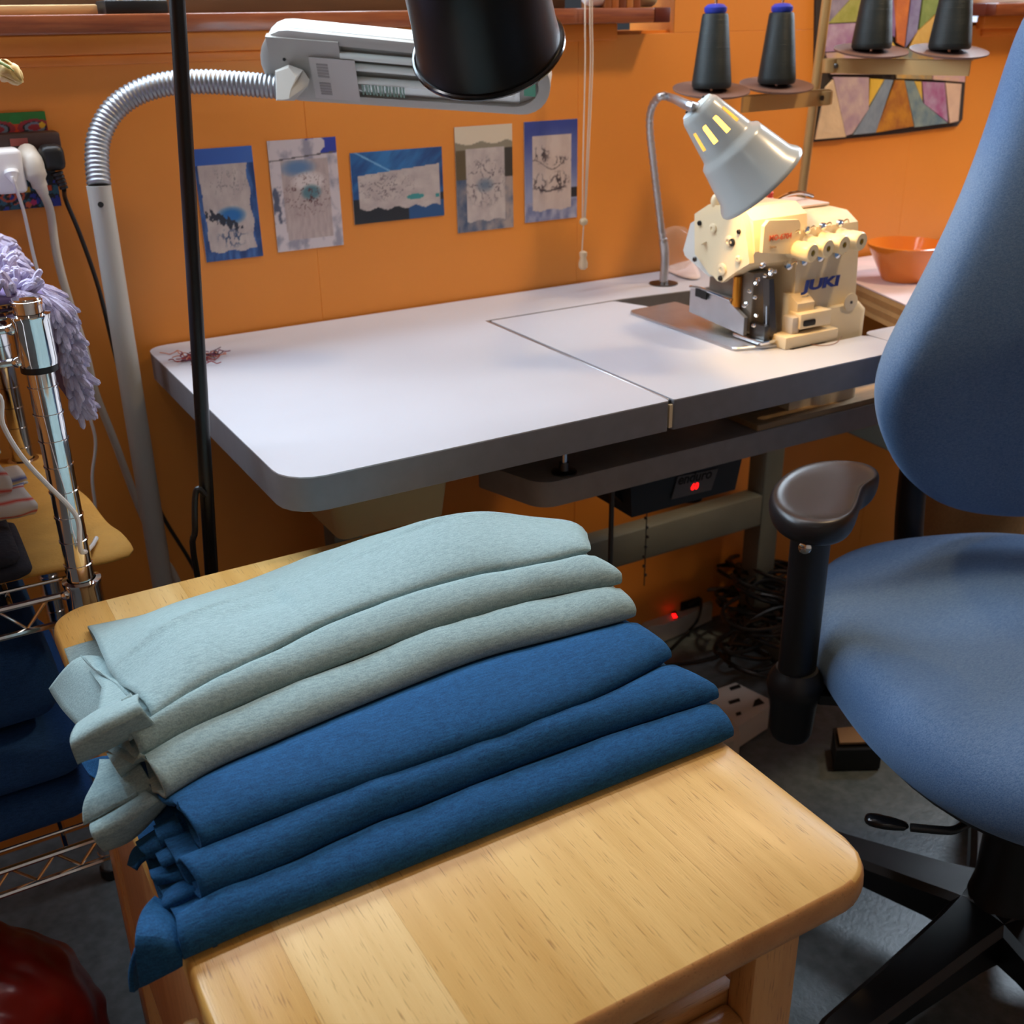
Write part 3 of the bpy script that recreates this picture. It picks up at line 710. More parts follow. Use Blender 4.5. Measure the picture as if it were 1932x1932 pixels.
sheet('edge_band', [[(228, 1322, -.884), (262, 1372, -.904)], [(246, 1310, -.880), (284, 1362, -.9015)]], m_gw, f5, .003)
sheet('ply', [[(203, 1424, -.885), (244, 1394, -.885)], [(212, 1440, -.905), (252, 1412, -.905)], [(228, 1465, -.905), (266, 1434, -.905)]], m_gw, f4, .003)
sheet('leaf', [[(189, 1436, -.87), (206, 1434, -.875), (236, 1440, -.88)], [(184, 1475, -.89), (212, 1470, -.895), (246, 1465, -.9)], [(153, 1517, -.91), (190, 1500, -.91), (255, 1482, -.912)], [(160, 1556, -.918), (198, 1536, -.92), (262, 1500, -.92)]], m_gw, f3, .003, wav=.0012)
sheet('rolled_flap', [[(178, 1548, -.905), (225, 1518, -.908), (272, 1492, -.91)], [(169, 1562, -.927), (222, 1536, -.93), (284, 1500, -.93)], [(175, 1582, -.936), (232, 1556, -.938), (298, 1508, -.936)], [(196, 1602, -.928), (250, 1580, -.93), (314, 1512, -.93)]], m_gw, f3, .004)
sheet('ply', [[(218, 1452, -.893), (262, 1436, -.90)], [(234, 1490, -.915), (286, 1478, -.918)], [(248, 1522, -.922), (314, 1512, -.925)]], m_gw, f3, .003)
sheet('ply', [[(262, 1434, -.88), (300, 1470, -.9), (318, 1500, -.92)], [(243, 1446, -.885), (280, 1478, -.9), (300, 1510, -.92)]], m_gw, f3, .003)
# blue plies at the left end
sheet('ply', [[(157, 1440, -.80), (190, 1428, -.82), (215, 1425, -.85)], [(168, 1462, -.82), (195, 1478, -.84), (215, 1490, -.87)]], m_bw, f2, .003)
sheet('ply', [[(291, 1562, -.93), (335, 1538, -.93)], [(293, 1572, -.953), (340, 1552, -.953)], [(305, 1598, -.955), (352, 1580, -.955)]], m_bw, f2, .003)
sheet('ply', [[(258, 1592, -.93), (300, 1564, -.935)], [(262, 1606, -.95), (306, 1584, -.952)], [(290, 1618, -.95), (318, 1602, -.955)]], m_bw, f2, .003)
sheet('leaf', [[(243, 1634, -.94), (252, 1604, -.93), (275, 1590, -.93)], [(256, 1640, -.95), (270, 1622, -.945), (298, 1612, -.95)]], m_bw, f2, .003)
sheet('edge_band', [[(329, 1535, -.935), (346, 1575, -.952), (362, 1612, -.968)], [(340, 1530, -.934), (360, 1570, -.95), (382, 1605, -.966)]], m_bw, f2, .003)
sheet('ply', [[(295, 1614, -.955), (342, 1582, -.955)], [(298, 1624, -.97), (350, 1600, -.97)], [(308, 1637, -.972), (358, 1614, -.972)]], m_bw, f1, .003)
sheet('ply', [[(282, 1646, -.96), (340, 1626, -.965)], [(284, 1654, -.975), (345, 1640, -.975)], [(296, 1668, -.975), (350, 1660, -.98)]], m_bw, f1, .003)
sheet('edge_band', [[(330, 1625, -.972), (352, 1665, -.985), (374, 1697, -.994)], [(352, 1612, -.972), (368, 1640, -.98), (384, 1690, -.993)]], m_bw, f1, .003)
for dz in (0, 6, 11):
    sheet('rolled_end', [[(318+dz, 1674, -.975), (345+dz, 1662, -.98), (362+dz, 1668, -.98)], [(304+dz, 1700+dz*.4, -.992), (330+dz, 1686+dz*.4, -.996), (368+dz, 1676+dz, -.995)], [(310+dz, 1718+dz*.6, -.998), (340+dz, 1708+dz*.6, -1.0), (372+dz, 1690+dz*.4, -.998)], [(326+dz, 1731-dz*.3, -.992), (352+dz, 1720-dz*.4, -.995), (374+dz, 1698, -.993)]], m_bw, f1, .002)
sheet('hanging_flap', [[(289, 1694, -.985), (312, 1708, -.99), (334, 1736, -1.0)], [(264, 1722, -1.0), (300, 1734, -1.01), (338, 1756, -1.015)], [(254, 1768, -1.02), (295, 1770, -1.025), (341, 1784, -1.026)], [(258, 1810, -1.025), (300, 1806, -1.028), (345, 1803, -1.028)], [(266, 1860, -1.02), (302, 1842, -1.025), (345, 1820, -1.027)]], m_bw, f0, .003, wav=.001)
sheet('hanging_flap', [[(258, 1790, -1.01), (264, 1800, -1.0)], [(243, 1834, -1.01), (262, 1838, -1.0)], [(249, 1872, -1.01), (268, 1856, -1.0)]], m_bw, f0, .003)
sheet('edge_band', [[(379, 1707, -.998), (390, 1755, -1.017), (402, 1788, -1.0275)], [(388, 1704, -.998), (400, 1748, -1.017), (411, 1784, -1.0275)]], m_bw, f0, .002)
# ------------------------------------------------------------------ sewing table
TZ = .746; TT = .037; TB = TZ-TT
t = thing('sewing_table', 'white laminate industrial sewing table with grey edge and hinged leaf', 'table', (.85, -.3, 0)); table = t
def arcs(pts, n=5):
    """rounded polygon from (x, y, r)"""
    out = []; N = len(pts)
    for i, (x, y, r) in enumerate(pts):
        p = Vector((x, y)); a = Vector(pts[i-1][:2])-p; c = Vector(pts[(i+1) % N][:2])-p
        if r <= 0: out.append((x, y)); continue
        a.normalize(); c.normalize(); half = math.acos(max(-1, min(1, a.dot(c))))/2; L_ = r/math.tan(half)
        ce = p+(a+c).normalized()*(r/sin(half)); s0 = p+a*L_-ce; s1 = p+c*L_-ce
        an = math.atan2(s0.x*s1.y-s0.y*s1.x, s0.dot(s1))
        for k in range(n+1):
            th = an*k/n; out.append((ce.x+s0.x*cos(th)-s0.y*sin(th), ce.y+s0.x*sin(th)+s0.y*cos(th)))
    return out
def board(name, poly, z0, z1, medge, mtop, parent):
    q = B(); q.prism([(x, y, z0) for x, y in poly], (0, 0, z1-.0016-z0)); o = obj(name, q, medge, parent, ang=30)
    q = B(); q.prism([(x, y, z1-.0015) for x, y in poly], (0, 0, .0015)); obj('laminate', q, mtop, o, ang=30); return o
Lp = arcs([(.296, -.577, .04), (.757, -.577, .003), (.757, -.137, .002), (1.0, -.137, .002), (1.06, -.142, .03), (1.13, -.15, .05), (1.22, -.14, .03), (1.40, -.137, .003), (1.40, -.006, .003), (.296, -.006, .03)])
board('left_leaf', Lp, TB, TZ, m_edge, m_lam, t)
Rp = arcs([(.764, -.577, .003), (1.158, -.577, .003), (1.158, -.497, .012), (1.02, -.497, .004), (1.02, -.232, .006), (.985, -.142, .01), (.764, -.142, .002)])
board('machine_leaf', Rp, TB, TZ, m_edge, m_lam, t)
board('right_leaf', arcs([(1.1605, -.577, .003), (1.5, -.577, .02), (1.5, -.485, .02), (1.1605, -.485, .018)]), TB, TZ, m_edge, m_lam, t)
q = B(); q.box(.7578, .7632, -.572, -.137, TB+.004, TZ-.002); obj('hinge_filler', q, m_dsteel, t)
q = B(); q.box(.7575, .7605, -.572, -.137, TZ-.002, TZ+.0004, .0004, 1); obj('hinge_strip', q, m_steel, t)
q = B(); q.box(.7585, .763, -.5765, -.573, TB+.003, TZ-.006); obj('hinge_end', q, m_cream, t)
# lower shelf, frame, rods
SZ = .64
sp = arcs([(.634, -.497, .03), (1.42, -.497, .01), (1.42, -.30, .01), (1.10, -.30, .02), (1.02, -.385, .05), (.93, -.385, .05), (.88, -.38, .03), (.60, -.385, .01)])
q = B(); q.prism([(x, y, SZ-.033) for x, y in sp], (0, 0, .033)); obj('lower_shelf', q, mat('dark_shelf', (146, 136, 128), .5, var=.08, vs=40), t, ang=30)
q = B(); q.prism([(x, y, SZ+.0002) for x, y in arcs([(.975, -.494, .003), (1.4, -.494, .003), (1.4, -.45, .003), (1.005, -.45, .02), (1.005, -.39, .004), (.975, -.39, .003)])], (0, 0, .008)); obj('shelf_frame', q, m_raww, t)
for x0, x1, y0, y1, z0, z1 in ((1.005, 1.10, -.395, -.383, .6405, .678), (1.10, 1.112, -.45, -.383, .6405, .678), (1.112, 1.38, -.42, -.408, .6405, .67), (1.22, 1.232, -.408, -.31, .6405, .676)):
    q = B(); q.box(x0, x1, y0, y1, z0, z1, .001, 1); obj('wooden_batten', q, m_raww, t)
q = B(); q.cyl((.677, -.478, SZ), (.677, -.478, TB), .0042, n=12); obj('support_rod', q, m_chrome, t)
q = B(); q.lathe([(.016, 0), (.016, .002), (.007, .004), (.006, .014)], (.677, -.478, SZ), n=18); obj('rod_foot', q, m_dsteel, t)
q = B(); q.lathe([(.016, 0), (.010, .0015)], (.677, -.478, TB-.0035), n=18); obj('rod_cap', q, m_dsteel, t)
m_frm = mat('grey_frame', (112, 116, 108), .5, var=.05, vs=20)
for x in (.50, 1.35):
    q = B(); q.box(x, x+.045, -.125, -.08, .0, TB, .002); obj('leg', q, m_frm, t)
    q = B(); q.box(x, x+.045, -.50 if x < 1 else -.28, -.125, .0, .045, .003); obj('foot', q, m_frm, t)
q = B(); q.box(.545, 1.35, -.125, -.085, .262, .325, .004); obj('cross_beam', q, m_frm, t)
q = B(); q.prism([(1.385, -.12, .50), (1.385, -.12, .56), (1.7, -.26, .40), (1.7, -.26, .33)], (0, .03, 0)); obj('slanted_brace', q, m_frm, t)
q = B(); q.prism([(1.18, -.38, .545), (1.18, -.25, .545), (1.34, -.25, .545), (1.34, -.38, .545)], (0, 0, .02)); obj('bracket_plate', q, m_raww, t)
q = B(); q.cyl((.784, -.43, .25), (.784, -.43, .609), .0035, n=10); obj('pull_rod', q, m_dsteel, t)
q = B(); q.cyl((.784, -.43, .585), (.784, -.43, .609), .0065, n=10); obj('rod_socket', q, m_black, t)
q = B()
for k in range(16):
    q.lathe([(.0022, -.002), (.0032, 0), (.0022, .002)], (1.02+.003*sin(k*1.3), -.20, .55-.018*k), (0, 1, .4*(k % 2)), 8)
q.tube([(1.02, -.2, .56), (1.02, -.2, .26)], .0011, 6); obj('treadle_chain', q, m_dsteel, t)
# cream bin under the leaf
q = B(); lo = rr(.392, .527, -.448, -.30, .012); hi = rr(.372, .541, -.456, -.285, .014); li = rr(.376, .537, -.452, -.289, .012); lb = rr(.396, .523, -.444, -.304, .01)
q.loft([[(x, y, .607) for x, y in lo], [(x, y, .704) for x, y in hi], [(x, y, .704) for x, y in li], [(x, y, .610) for x, y in lb]])
tag(obj('storage_bin', q, mat('cream_plastic', (206, 186, 134), .4)), 'cream plastic bin hanging under left end of sewing table', 'bin')
# motor controller
t = thing('motor_control', 'dark motor control box with red digital display under table shelf', 'control box', (.93, -.3, .5))
q = B(); q.prism([(.832, -.402, .6065), (.842, -.398, .508), (1.03, -.398, .508), (1.045, -.402, .6065)], (0, .1, 0)); obj('housing', q, mat('dark_blue_box', (34, 42, 52), .45), t, ang=30)
q = B(); q.prism([(.812, -.37, .6065), (.822, -.37, .545), (.843, -.38, .52), (.843, -.31, .52), (.812, -.31, .6065)], (.02, 0, 0)); obj('side_cover', q, m_black, t)
a0 = PY(1266, 942, -.4035); q = B(); q.prism([PY(x, y, -.4008) for x, y in [(1266, 942), (1278, 899), (1354, 884), (1341, 924)]], (0, -.0012, 0)); obj('display_panel', q, mat('panel_grey', (104, 102, 104), .4), t)
pa = PY(1278, 915, -.4023); pb = PY(1348, 900, -.4023)
text('brand_text', 'enduro', .021, m_dark, t, pa, pb-pa, (0, 0, 1), .0002, .0005, .25)
pa = PY(1303, 925, -.4023); pb = PY(1324, 920, -.4023)
text('digits', '60', .0135, m_redled, t, pa, pb-pa, (0, 0, 1), .0002, .0003, .15)
q = B(); q.tube([(1.0, -.35, .51), (1.005, -.35, .48), (1.0, -.3, .46)], .003, 8, 4); obj('cable', q, m_black, t)
# thread scraps on table
t = thing('thread_scraps', 'small tangle of red and purple thread scraps on white tabletop corner', 'thread scraps', (.36, -.07, TZ))
for i in range(34):
    px = 372+random.gauss(0, 1)*24; py = 677+random.gauss(0, 1)*4.2; c = PZ(px, py, TZ+.001)
    pts = [c]; a = random.uniform(0, 2*pi)
    for k in range(6):
        a += random.uniform(-1.1, 1.1); pts.append(pts[-1]+Vector((cos(a)*.006, sin(a)*.006, 0))); pts[-1].z = TZ+.0012+random.random()*.005
    q = B(); q.tube(pts, .0007, 5, 2)
    obj('thread', q, mat('thread_%d' % (i % 4), [(150, 54, 50), (120, 50, 84), (196, 120, 90), (96, 60, 70)][i % 4], .8), t)
# ------------------------------------------------------------------ grey floor lamp with flat head
t = thing('magnifier_floor_lamp', 'grey floor lamp with ribbed gooseneck and flat fluorescent head near wall', 'floor lamp', (.25, -.1, 0))
q = B(); q.lathe([(.11, 0), (.11, .012), (.10, .02), (.03, .03), (.018, .05)], (.248, -.13, 0), n=32); obj('base', q, m_grey, t)
ptop = PY(186, 350, -.1)
q = B(); q.tube([(.248, -.12, .03), (.25, -.108, .5), ptop], .0142, 18); obj('pole', q, m_grey, t)
d0 = (ptop-CAM).dot(_f)
pth = smooth([PD(x, y, d0+(1.335-d0)*k) for x, y, k in [(187, 350, 0), (183, 300, .02), (188, 255, .06), (212, 210, .14), (255, 177, .26), (315, 158, .42), (385, 154, .6), (455, 158, .8), (525, 164, 1)]], 16)
q = B(); rad = []
pr = resamp(pth, 331)
q.tube(pr, [.0128+.0017*abs(sin(pi*i/330*55)) for i in range(331)], 14); obj('gooseneck', q, mat('goose_grey', (150, 152, 156), .42, .85), t, ang=0)
e_ = PY(190, 386, -.1); q = B(); v = (CAM-e_).normalized(); e2 = e_+v*.0137; q.cyl(e2, e2+v*.001, .0035, n=12); obj('screw_hole', q, m_dark, t)
Lc = PD(508, 115, 1.33); Rc = PD(1038, 158, 1.30)
a_ = (Rc-Lc).normalized(); vd = ((Lc+Rc)/2-CAM).normalized(); upi = (-CD-a_*(-CD).dot(a_)); upi = (upi-vd*upi.dot(vd)).normalized()
b_ = (upi*.80-vd*.6); b_ = (b_-a_*b_.dot(a_)).normalized(); n_ = a_.cross(b_).normalized()
if n_.dot(CAM-Lc) < 0: n_ = -n_
HL = (Rc-Lc).length; HW = .047
def HP(u, v, h): return Lc+a_*(u-.006)+b_*v+n_*h      # u along, v up across, h towards viewer below
ol = []
for k in range(13):
    th = pi/2+pi*k/12; ol.append((.040+.042*cos(th)*.98, .0+HW*sin(th)))
for k in range(13):
    th = -pi/2+pi*k/12; ol.append((HL-.03+.036*cos(th), HW*.86*sin(th)))
def head(name, rings, m):
    q = B(); cx = HL/2
    q.loft([[HP(cx+(u-cx)*(1-i/ (HL/2)), v*(1-i/HW), h) for u, v in ol] for i, h in rings]); return obj(name, q, m, t, ang=35)
head('head_shell', [(.02, -.030), (.006, -.027), (0, -.018), (0, -.001), (.003, .0)], mat('lamp_white', (214, 218, 216), .3, spec=.6))
head('head_rim', [(.001, .0), (-.001, .002), (-.001, .007), (.003, .009), (.012, .009), (.012, .002)], m_grey)
def hbox(name, u0, u1, v0, v1, h0, h1, m, lab=None, bev=0):
    q = B(); P_ = [HP(u0, v0, h0), HP(u1, v0, h0), HP(u1, v1, h0), HP(u0, v1, h0)]; q.prism(P_, n_*(h1-h0)); return obj(name, q, m, t, lab, ang=30)
hbox('reflector', .10, HL-.03, -.030, .032, .003, .0035, mat('reflector', (188, 190, 186), .25, .6))
hbox('end_cover', .012, .10, -.040, .040, .004, .011, m_grey)
for v in (.022, .008, -.010):
    q = B(); q.tube([HP(.10, v, .009), HP(HL-.035, v*.9, .009)], .0045, 12); obj('tube', q, mat('tube_glass', (214, 222, 218), .2), t)
hbox('sticker', .062, .118, -.036, .020, .0145, .0150, mat('sticker_grey', (186, 182, 178), .5))
for v0, v1 in ((-.030, -.012), (-.006, .014)):
    for k in range(5):
        hbox('print_block', .070, .084, v0+(v1-v0)*k/5, v0+(v1-v0)*(k+.7)/5, .0151, .0153, mat('print_grey', (140, 136, 134), .5))
for k in range(13): hbox('maker_mark', .122+.0042*k, .122+.0042*k+.0022*(1+k % 2*.4), -.026, -.012, .0137, .014, mat('mark_green', (112, 140, 128), .5))
hbox('end_tint', HL-.024, HL-.010, -.012, .004, .0095, .0105, mat('green_tint', (70, 150, 120), .4))
q = B(); p = HP(.030, .012, .0112); q.cyl(p, p+n_*.001, .002, n=10); obj('screw', q, m_dark, t)
j0 = PD(519, 163, 1.325)
q = B()
for i in range(1): pass
J = [(519, 133), (545, 122), (572, 132), (584, 150), (581, 162), (556, 190), (521, 190)]
q.loft([[PD(x, y, 1.300+.004*(abs(y-160) > 25)) for x, y in J], [PD(x, y, 1.292) for x, y in [(521, 136), (544, 128), (558, 146), (548, 170), (545, 186), (535, 188), (523, 188)]]])
q.loft([[PD(x, y, 1.345) for x, y in J], [PD(x, y, 1.300+.004*(abs(y-160) > 25)) for x, y in J]]); obj('joint', q, m_grey, t, ang=20)
# ------------------------------------------------------------------ black floor lamp
t = thing('black_floor_lamp', 'black floor lamp with slim tilted pole and bell shade above table', 'floor lamp', (.205, -.45, 0))
pt = PY(334, 0, -.45); pb = PY(399, 1080, -.45); dr = (pt-pb)/(pt.z-pb.z)
p0 = pb-dr*(pb.z-.02); p1 = pt+dr*(1.36-pt.z)
q = B(); q.lathe([(.085, 0), (.085, .012), (.075, .018), (.012, .022), (.009, .04)], (p0.x, p0.y, 0), n=32); obj('base', q, m_blacks, t)
q = B(); q.tube([p0, p1], .0073, 16); obj('pole', q, m_blacks, t)
mc = PD(921, 91, 1.06); v = (mc-CAM).normalized(); u0 = (-CD-v*(-CD).dot(v)).normalized(); r0 = u0.cross(v).normalized()
if r0.dot(CR) < 0: r0 = -r0
ui = (u0*cos(radians(12))-r0*sin(radians(12))); ua = (ui*cos(radians(35))-v*sin(radians(35))).normalized()
R0 = 140/2067*1.06
pf = [(R0, 0), (R0*.985, .003), (R0*.955, .02), (R0*.93, .045), (R0*.92, .075), (R0*.89, .10), (R0*.80, .125), (R0*.6, .145), (R0*.3, .156), (.012, .158)]
q = B(); q.lathe(pf+[(.010, .155), (R0*.28, .152), (R0*.58, .141), (R0*.78, .122), (R0*.87, .098), (R0*.9, .075), (R0*.91, .045), (R0*.935, .02), (R0*.965, .003)][0:], mc, ua, 48, False, False); obj('shade', q, m_blacks, t, ang=60)
q = B(); n_k = 48; ring = []
aa = ua.orthogonal().normalized(); bb = ua.cross(aa)
for k in range(n_k): 
    ring.append([mc+(aa*cos(2*pi*k/n_k)+bb*sin(2*pi*k/n_k))*(R0+.001+.0028*cos(2*pi*j/8))+ua*.0028*sin(2*pi*j/8) for j in range(8)])
q.loft(ring+[ring[0]], False, False); obj('rim', q, mat('shiny_black', (12, 12, 14), .15), t)
st = mc+ua*.158
q = B(); q.tube([p1-dr*.02, p1+Vector((.01, -.005, .12)), p1+Vector((.08, -.03, .22)), p1+Vector((.17, -.05, .24)), st+Vector((.0, .0, .16)), st+ua*.06, st], .006, 12, 6); obj('gooseneck', q, m_blacks, t)
q = B(); q.lathe([(.02, 0), (.018, .02), (.008, .03)], st-ua*.004, ua, 20); obj('socket_cap', q, m_blacks, t)
q = B(); q.tube([PY(388, 935, -.46), PY(374, 922, -.46), PY(368, 940, -.46), PY(368, 1000, -.465), PY(372, 1085, -.46), (.25, -.42, .3), (.3, -.3, .05)], .0032, 8, 5); obj('cord', q, m_black, t)
# ------------------------------------------------------------------ serger
SB = .752
t = thing('overlock_machine', 'cream overlock sewing machine under the gooseneck lamp on table', 'sewing machine', (1.1, -.4, TZ)); serger = t
def yz(px, X): 
    p = PX(px[0], px[1], X); return (p.y, p.z)
XH = .972
bodyp = [(-.30, .60), (-.30, .885), (-.315, .902), (-.36, .908), (-.43, .905), (-.452, .892), (-.458, .86), (-.462, .80), (-.470, .70), (-.470, .60)]
q = B(); q.loft([[(1.052, y, z) for y, z in bodyp], [(1.056, y-.0005, z+.0005) for y, z in bodyp], [(1.166, y, z) for y, z in bodyp], [(1.172, -.385+(y+.385)*.93, .74+(z-.74)*.95) for y, z in bodyp]]); obj('body', q, m_cream, t, ang=35)
q = B(); q.loft([[(x, y, z) for x, y in rr(1.09, 1.183, -.478, -.30, .02)] for z in (.6, .775)]+[[(x, y, .785) for x, y in rr(1.09, 1.174, -.474, -.305, .02)]]); obj('base', q, m_cream, t, ang=30)
# head with angled end face
hp = [yz(p_, XH) for p_ in [(1312, 419), (1330, 404), (1365, 392), (1398, 399), (1404, 415), (1411, 470), (1414, 497), (1390, 512), (1362, 533), (1353, 530), (1344, 519), (1333, 455), (1322, 462), (1314, 450)]]
q = B(); q.loft([[(XH, y, z) for y, z in hp], [(XH+.008, y, z) for y, z in hp]]); obj('face_cover', q, m_cream, t, ang=20)
hb = [(-.33, .905), (-.36, .922), (-.43, .925), (-.452, .912), (-.460, .872), (-.45, .852), (-.41, .828), (-.37, .826), (-.335, .85)]
q = B(); q.loft([[(XH+.008, -.39+(y+.39)*.96, .875+(z-.875)*.96) for y, z in hb], [(1.07, y, z) for y, z in hb]]); obj('head', q, m_cream, t, ang=30)
q = B(); q.prism([(x, -.460, z) for x, z in [(.985, .872), (.985, .905), (.992, .912), (1.043, .908), (1.047, .902), (1.047, .868), (1.040, .864)]], (0, -.006, 0)); obj('front_plate', q, m_cream, t, ang=20)
gp = [yz(p_, XH+.012) for p_ in [(1305, 421), (1316, 414), (1350, 455), (1352, 520), (1340, 522), (1294, 482), (1291, 472)]]
q = B(); q.loft([[(XH+.010, y, z) for y, z in gp], [(XH+.03, y, z) for y, z in gp]]); obj('rear_cover', q, mat('pale_grey_cover', (206, 206, 200), .35), t, ang=20)
for (x, y), r, m_ in (((1321, 421), .0034, m_dark), ((1346, 431), .0065, m_cream), ((1395, 437), .003, m_dark), ((1376, 455), .0072, m_cream), ((1382, 457), .0052, m_dark), ((1363, 508), .008, m_cream), ((1360, 525), .0035, m_dark), ((1394, 489), .005, m_cream), ((1312, 489), .0035, m_dsteel)):
    p = PX(x, y, XH); q = B(); q.lathe([(r, 0), (r, .0022), (r*.8, .003), (r*.4, .003), (r*.35, .0018)], (XH, p.y, p.z), (-1, 0, 0), 14); obj('cover_screw', q, m_, t)
pa = (.994, -.4668, .886)
text('model_text', 'MO-6704', .0098, m_redink, t, pa, (1, 0, 0), (0, 0, 1), .0002, .0002)
text('sub_text', 'Servo', .005, mat('brown_ink', (150, 110, 70), .5), t, (.996, -.4668, .876), (1, 0, 0), (0, 0, 1), .0002)
text('maker_text', 'JUKI', .0185, m_blueink, t, (1.060, -.4690, .814), (1, 0, 0), (0, .1, 1), .0006, .0008, .15, 1.85)
q = B(); q.lathe([(.0125, 0), (.0125, .0012), (.0118, .0015)], (1.141, -.4775, .79), (0, -1, 0), 24); obj('round_cover', q, m_cream, t)
q = B(); q.lathe([(.002, 0), (.002, .001)], (1.141, -.4792, .79), (0, -1, 0), 10); obj('cover_screw', q, m_dsteel, t)
# tension dials
for i, (x, y) in enumerate(((1507, 468), (1536, 460), (1566, 453), (1598, 447))):
    o0 = PY(x-14, y, -.456); ax = Vector((.12, -1, -.04)).normalized()
    q = B(); q.lathe([(.0125, 0), (.0125, .004), (.0115, .006), (.0115, .016), (.0125, .018), (.0125, .034), (.011, .036), (.004, .036), (.0035, .033)], o0, ax, 20); obj('tension_dial', q, mat('dial_ivory', (232, 216, 176), .35), t)
    q = B(); q.cyl(o0+ax*.0345, o0+ax*.0365, .003, n=10); obj('dial_screw', q, mat('brass_green', (150, 140, 60), .35, .8), t)
    for dz, r in ((.019, .005), (-.021, .006)):
        q = B(); q.lathe([(r*.4, 0), (r, .002), (r, .006), (r*.3, .008)], o0+Vector((-.006, .0, dz)), (0, -1, 0), 12); obj('thread_guide', q, m_chrome, t)
        q = B(); q.tube([o0+Vector((-.006, -.006, dz)), o0+Vector((-.002, -.012, dz+.006)), o0+Vector((.003, -.01, dz+.001))], .0011, 6, 3); obj('guide_wire', q, m_chrome, t)
q = B(); q.tube([(1.06, -.385, .912), (1.10, -.372, .921), (1.14, -.362, .922), (1.172, -.357, .914)], .0028, 8, 4); obj('top_guide_bar', q, m_chrome, t)
q = B(); q.box(1.075, 1.164, -.40, -.33, .9075, .9115, .002); obj('top_tray', q, mat('pinkish_white', (220, 196, 184), .5), t)
for x in (1.096, 1.101):
    q = B(); q.lathe([(.004, 0), (.0045, .004), (.002, .007), (.003, .013), (.001, .015)], (x, -.35, .911), n=10); obj('thread_pin', q, mat('red_plastic', (214, 70, 50), .4), t)
q = B(); q.ball((.985, -.37, .925), (.008, .007, .01)); obj('lifting_knob', q, m_cream, t)
# front step block, lower cover
q = B(); q.prism([(1.043, y, z) for y, z in ((-.478, .765), (-.478, .80), (-.463, .81), (-.45, .81), (-.45, .765))], (.03, 0, 0)); obj('side_block', q, m_cream, t, ang=20)
q = B(); q.box(1.04, 1.096, -.489, -.465, .768, .789, .002); obj('step_block', q, m_cream, t)
q = B(); q.box(1.012, 1.107, -.494, -.462, .746, .7625, .002); obj('lower_cover', q, m_cream, t)
q = B(); q.box(1.045, 1.066, -.4905, -.4885, .772, .780, .002); obj('slot', q, m_dark, t)
q = B(); q.box(1.03, 1.043, -.485, -.465, .762, .785, .002); obj('cloth_guide', q, m_beige, t)
# cloth plate
cp = arcs([(.953, -.462, .008), (1.05, -.488, .004), (1.05, -.212, .004), (.957, -.218, .010)])
q = B(); lo = [(1.0+(x-1.0)*.985, -.34+(y+.34)*.99) for x, y in cp]
q.loft([[(x, y, TZ+.0006) for x, y in cp], [(x, y, TZ+.0035) for x, y in cp], [(x, y, TZ+.0048) for x, y in lo]]); obj('cloth_plate', q, m_steel, t, ang=30)
q = B(); q.prism([PX(x, y, .985)+Vector((0, 0, 0)) for x, y in [(1303, 540), (1300, 588), (1402, 633), (1404, 600), (1378, 572), (1378, 563)]], (.006, 0, 0)); obj('knife_guard', q, m_steel, t, ang=20)
q = B(); q.tube([PX(1302, 541, .983), PX(1320, 543, .983), PX(1378, 566, .983)], .0022, 8); obj('guard_bar', q, m_chrome, t)
for x, y in ((1318, 552), (1328, 556)):
    p = PX(x, y, .982); q = B(); q.box(.981, .983, p.y-.006, p.y+.006, p.z-.006, p.z+.006); obj('guard_slot', q, m_dark, t)
q = B(); q.cyl((.992, -.415, .775), (.992, -.415, .832), .006, n=14); obj('presser_bar', q, mat('gold_bar', (214, 140, 50), .25, .9), t)
q = B(); q.box(.997, 1.03, -.44, -.35, .76, .84, .003); obj('arm_column', q, mat('machined_grey', (130, 122, 112), .4, .5), t)
q = B(); q.prism([(1.006, -.47, .76), (1.018, -.47, .76), (1.012, -.462, .835), (1.004, -.462, .835)], (0, .012, 0)); obj('needle_clamp', q, m_dsteel, t)
q = B(); q.box(.985, 1.01, -.478, -.42, .7525, .7575, .001); obj('presser_foot', q, m_chrome, t)
q = B(); q.box(.996, 1.006, -.47, -.44, .757, .775, .001); obj('foot_block', q, m_dsteel, t)
for k in range(2):
    q = B(); q.cyl((1.003+.004*k, -.466, .758), (1.003+.004*k, -.462, .80), .0008, n=6); obj('needle', q, m_chrome, t)
rnd = random.Random(4)
for k in range(15):
    x, y = rnd.choice([(1428, 530), (1420, 548), (1412, 575), (1440, 500), (1458, 512), (1430, 560), (1405, 580), (1425, 600), (1418, 620), (1446, 520)]); p = PY(x+rnd.uniform(-6, 6), y+rnd.uniform(-6, 6), -.474)
    q = B(); q.lathe([(.0012, -.003), (.0026, -.002), (.0026, .001), (.0012, .002)], p, (rnd.uniform(-.5, .5), -1, rnd.uniform(-.3, .3)), 8); obj('screw', q, m_chrome, t)
for x, y in ((1382, 621), (1437, 634)):
    p = PZ(x, y, TZ+.005); q = B(); q.lathe([(.004, 0), (.004, .002), (.002, .0035)], p, n=12); obj('plate_screw', q, mat('brass', (230, 190, 110), .2, 1), t)
q = B(); q.tube([PZ(1512, 645, TZ+.001), PZ(1545, 652, TZ+.001), PZ(1575, 648, TZ+.001), PZ(1588, 635, TZ+.001)], .0005, 5, 5)
tag(obj('loose_thread', q, mat('thread_brown', (150, 100, 70), .8)), 'loose thread end curled on the white table before overlock machine', 'thread')
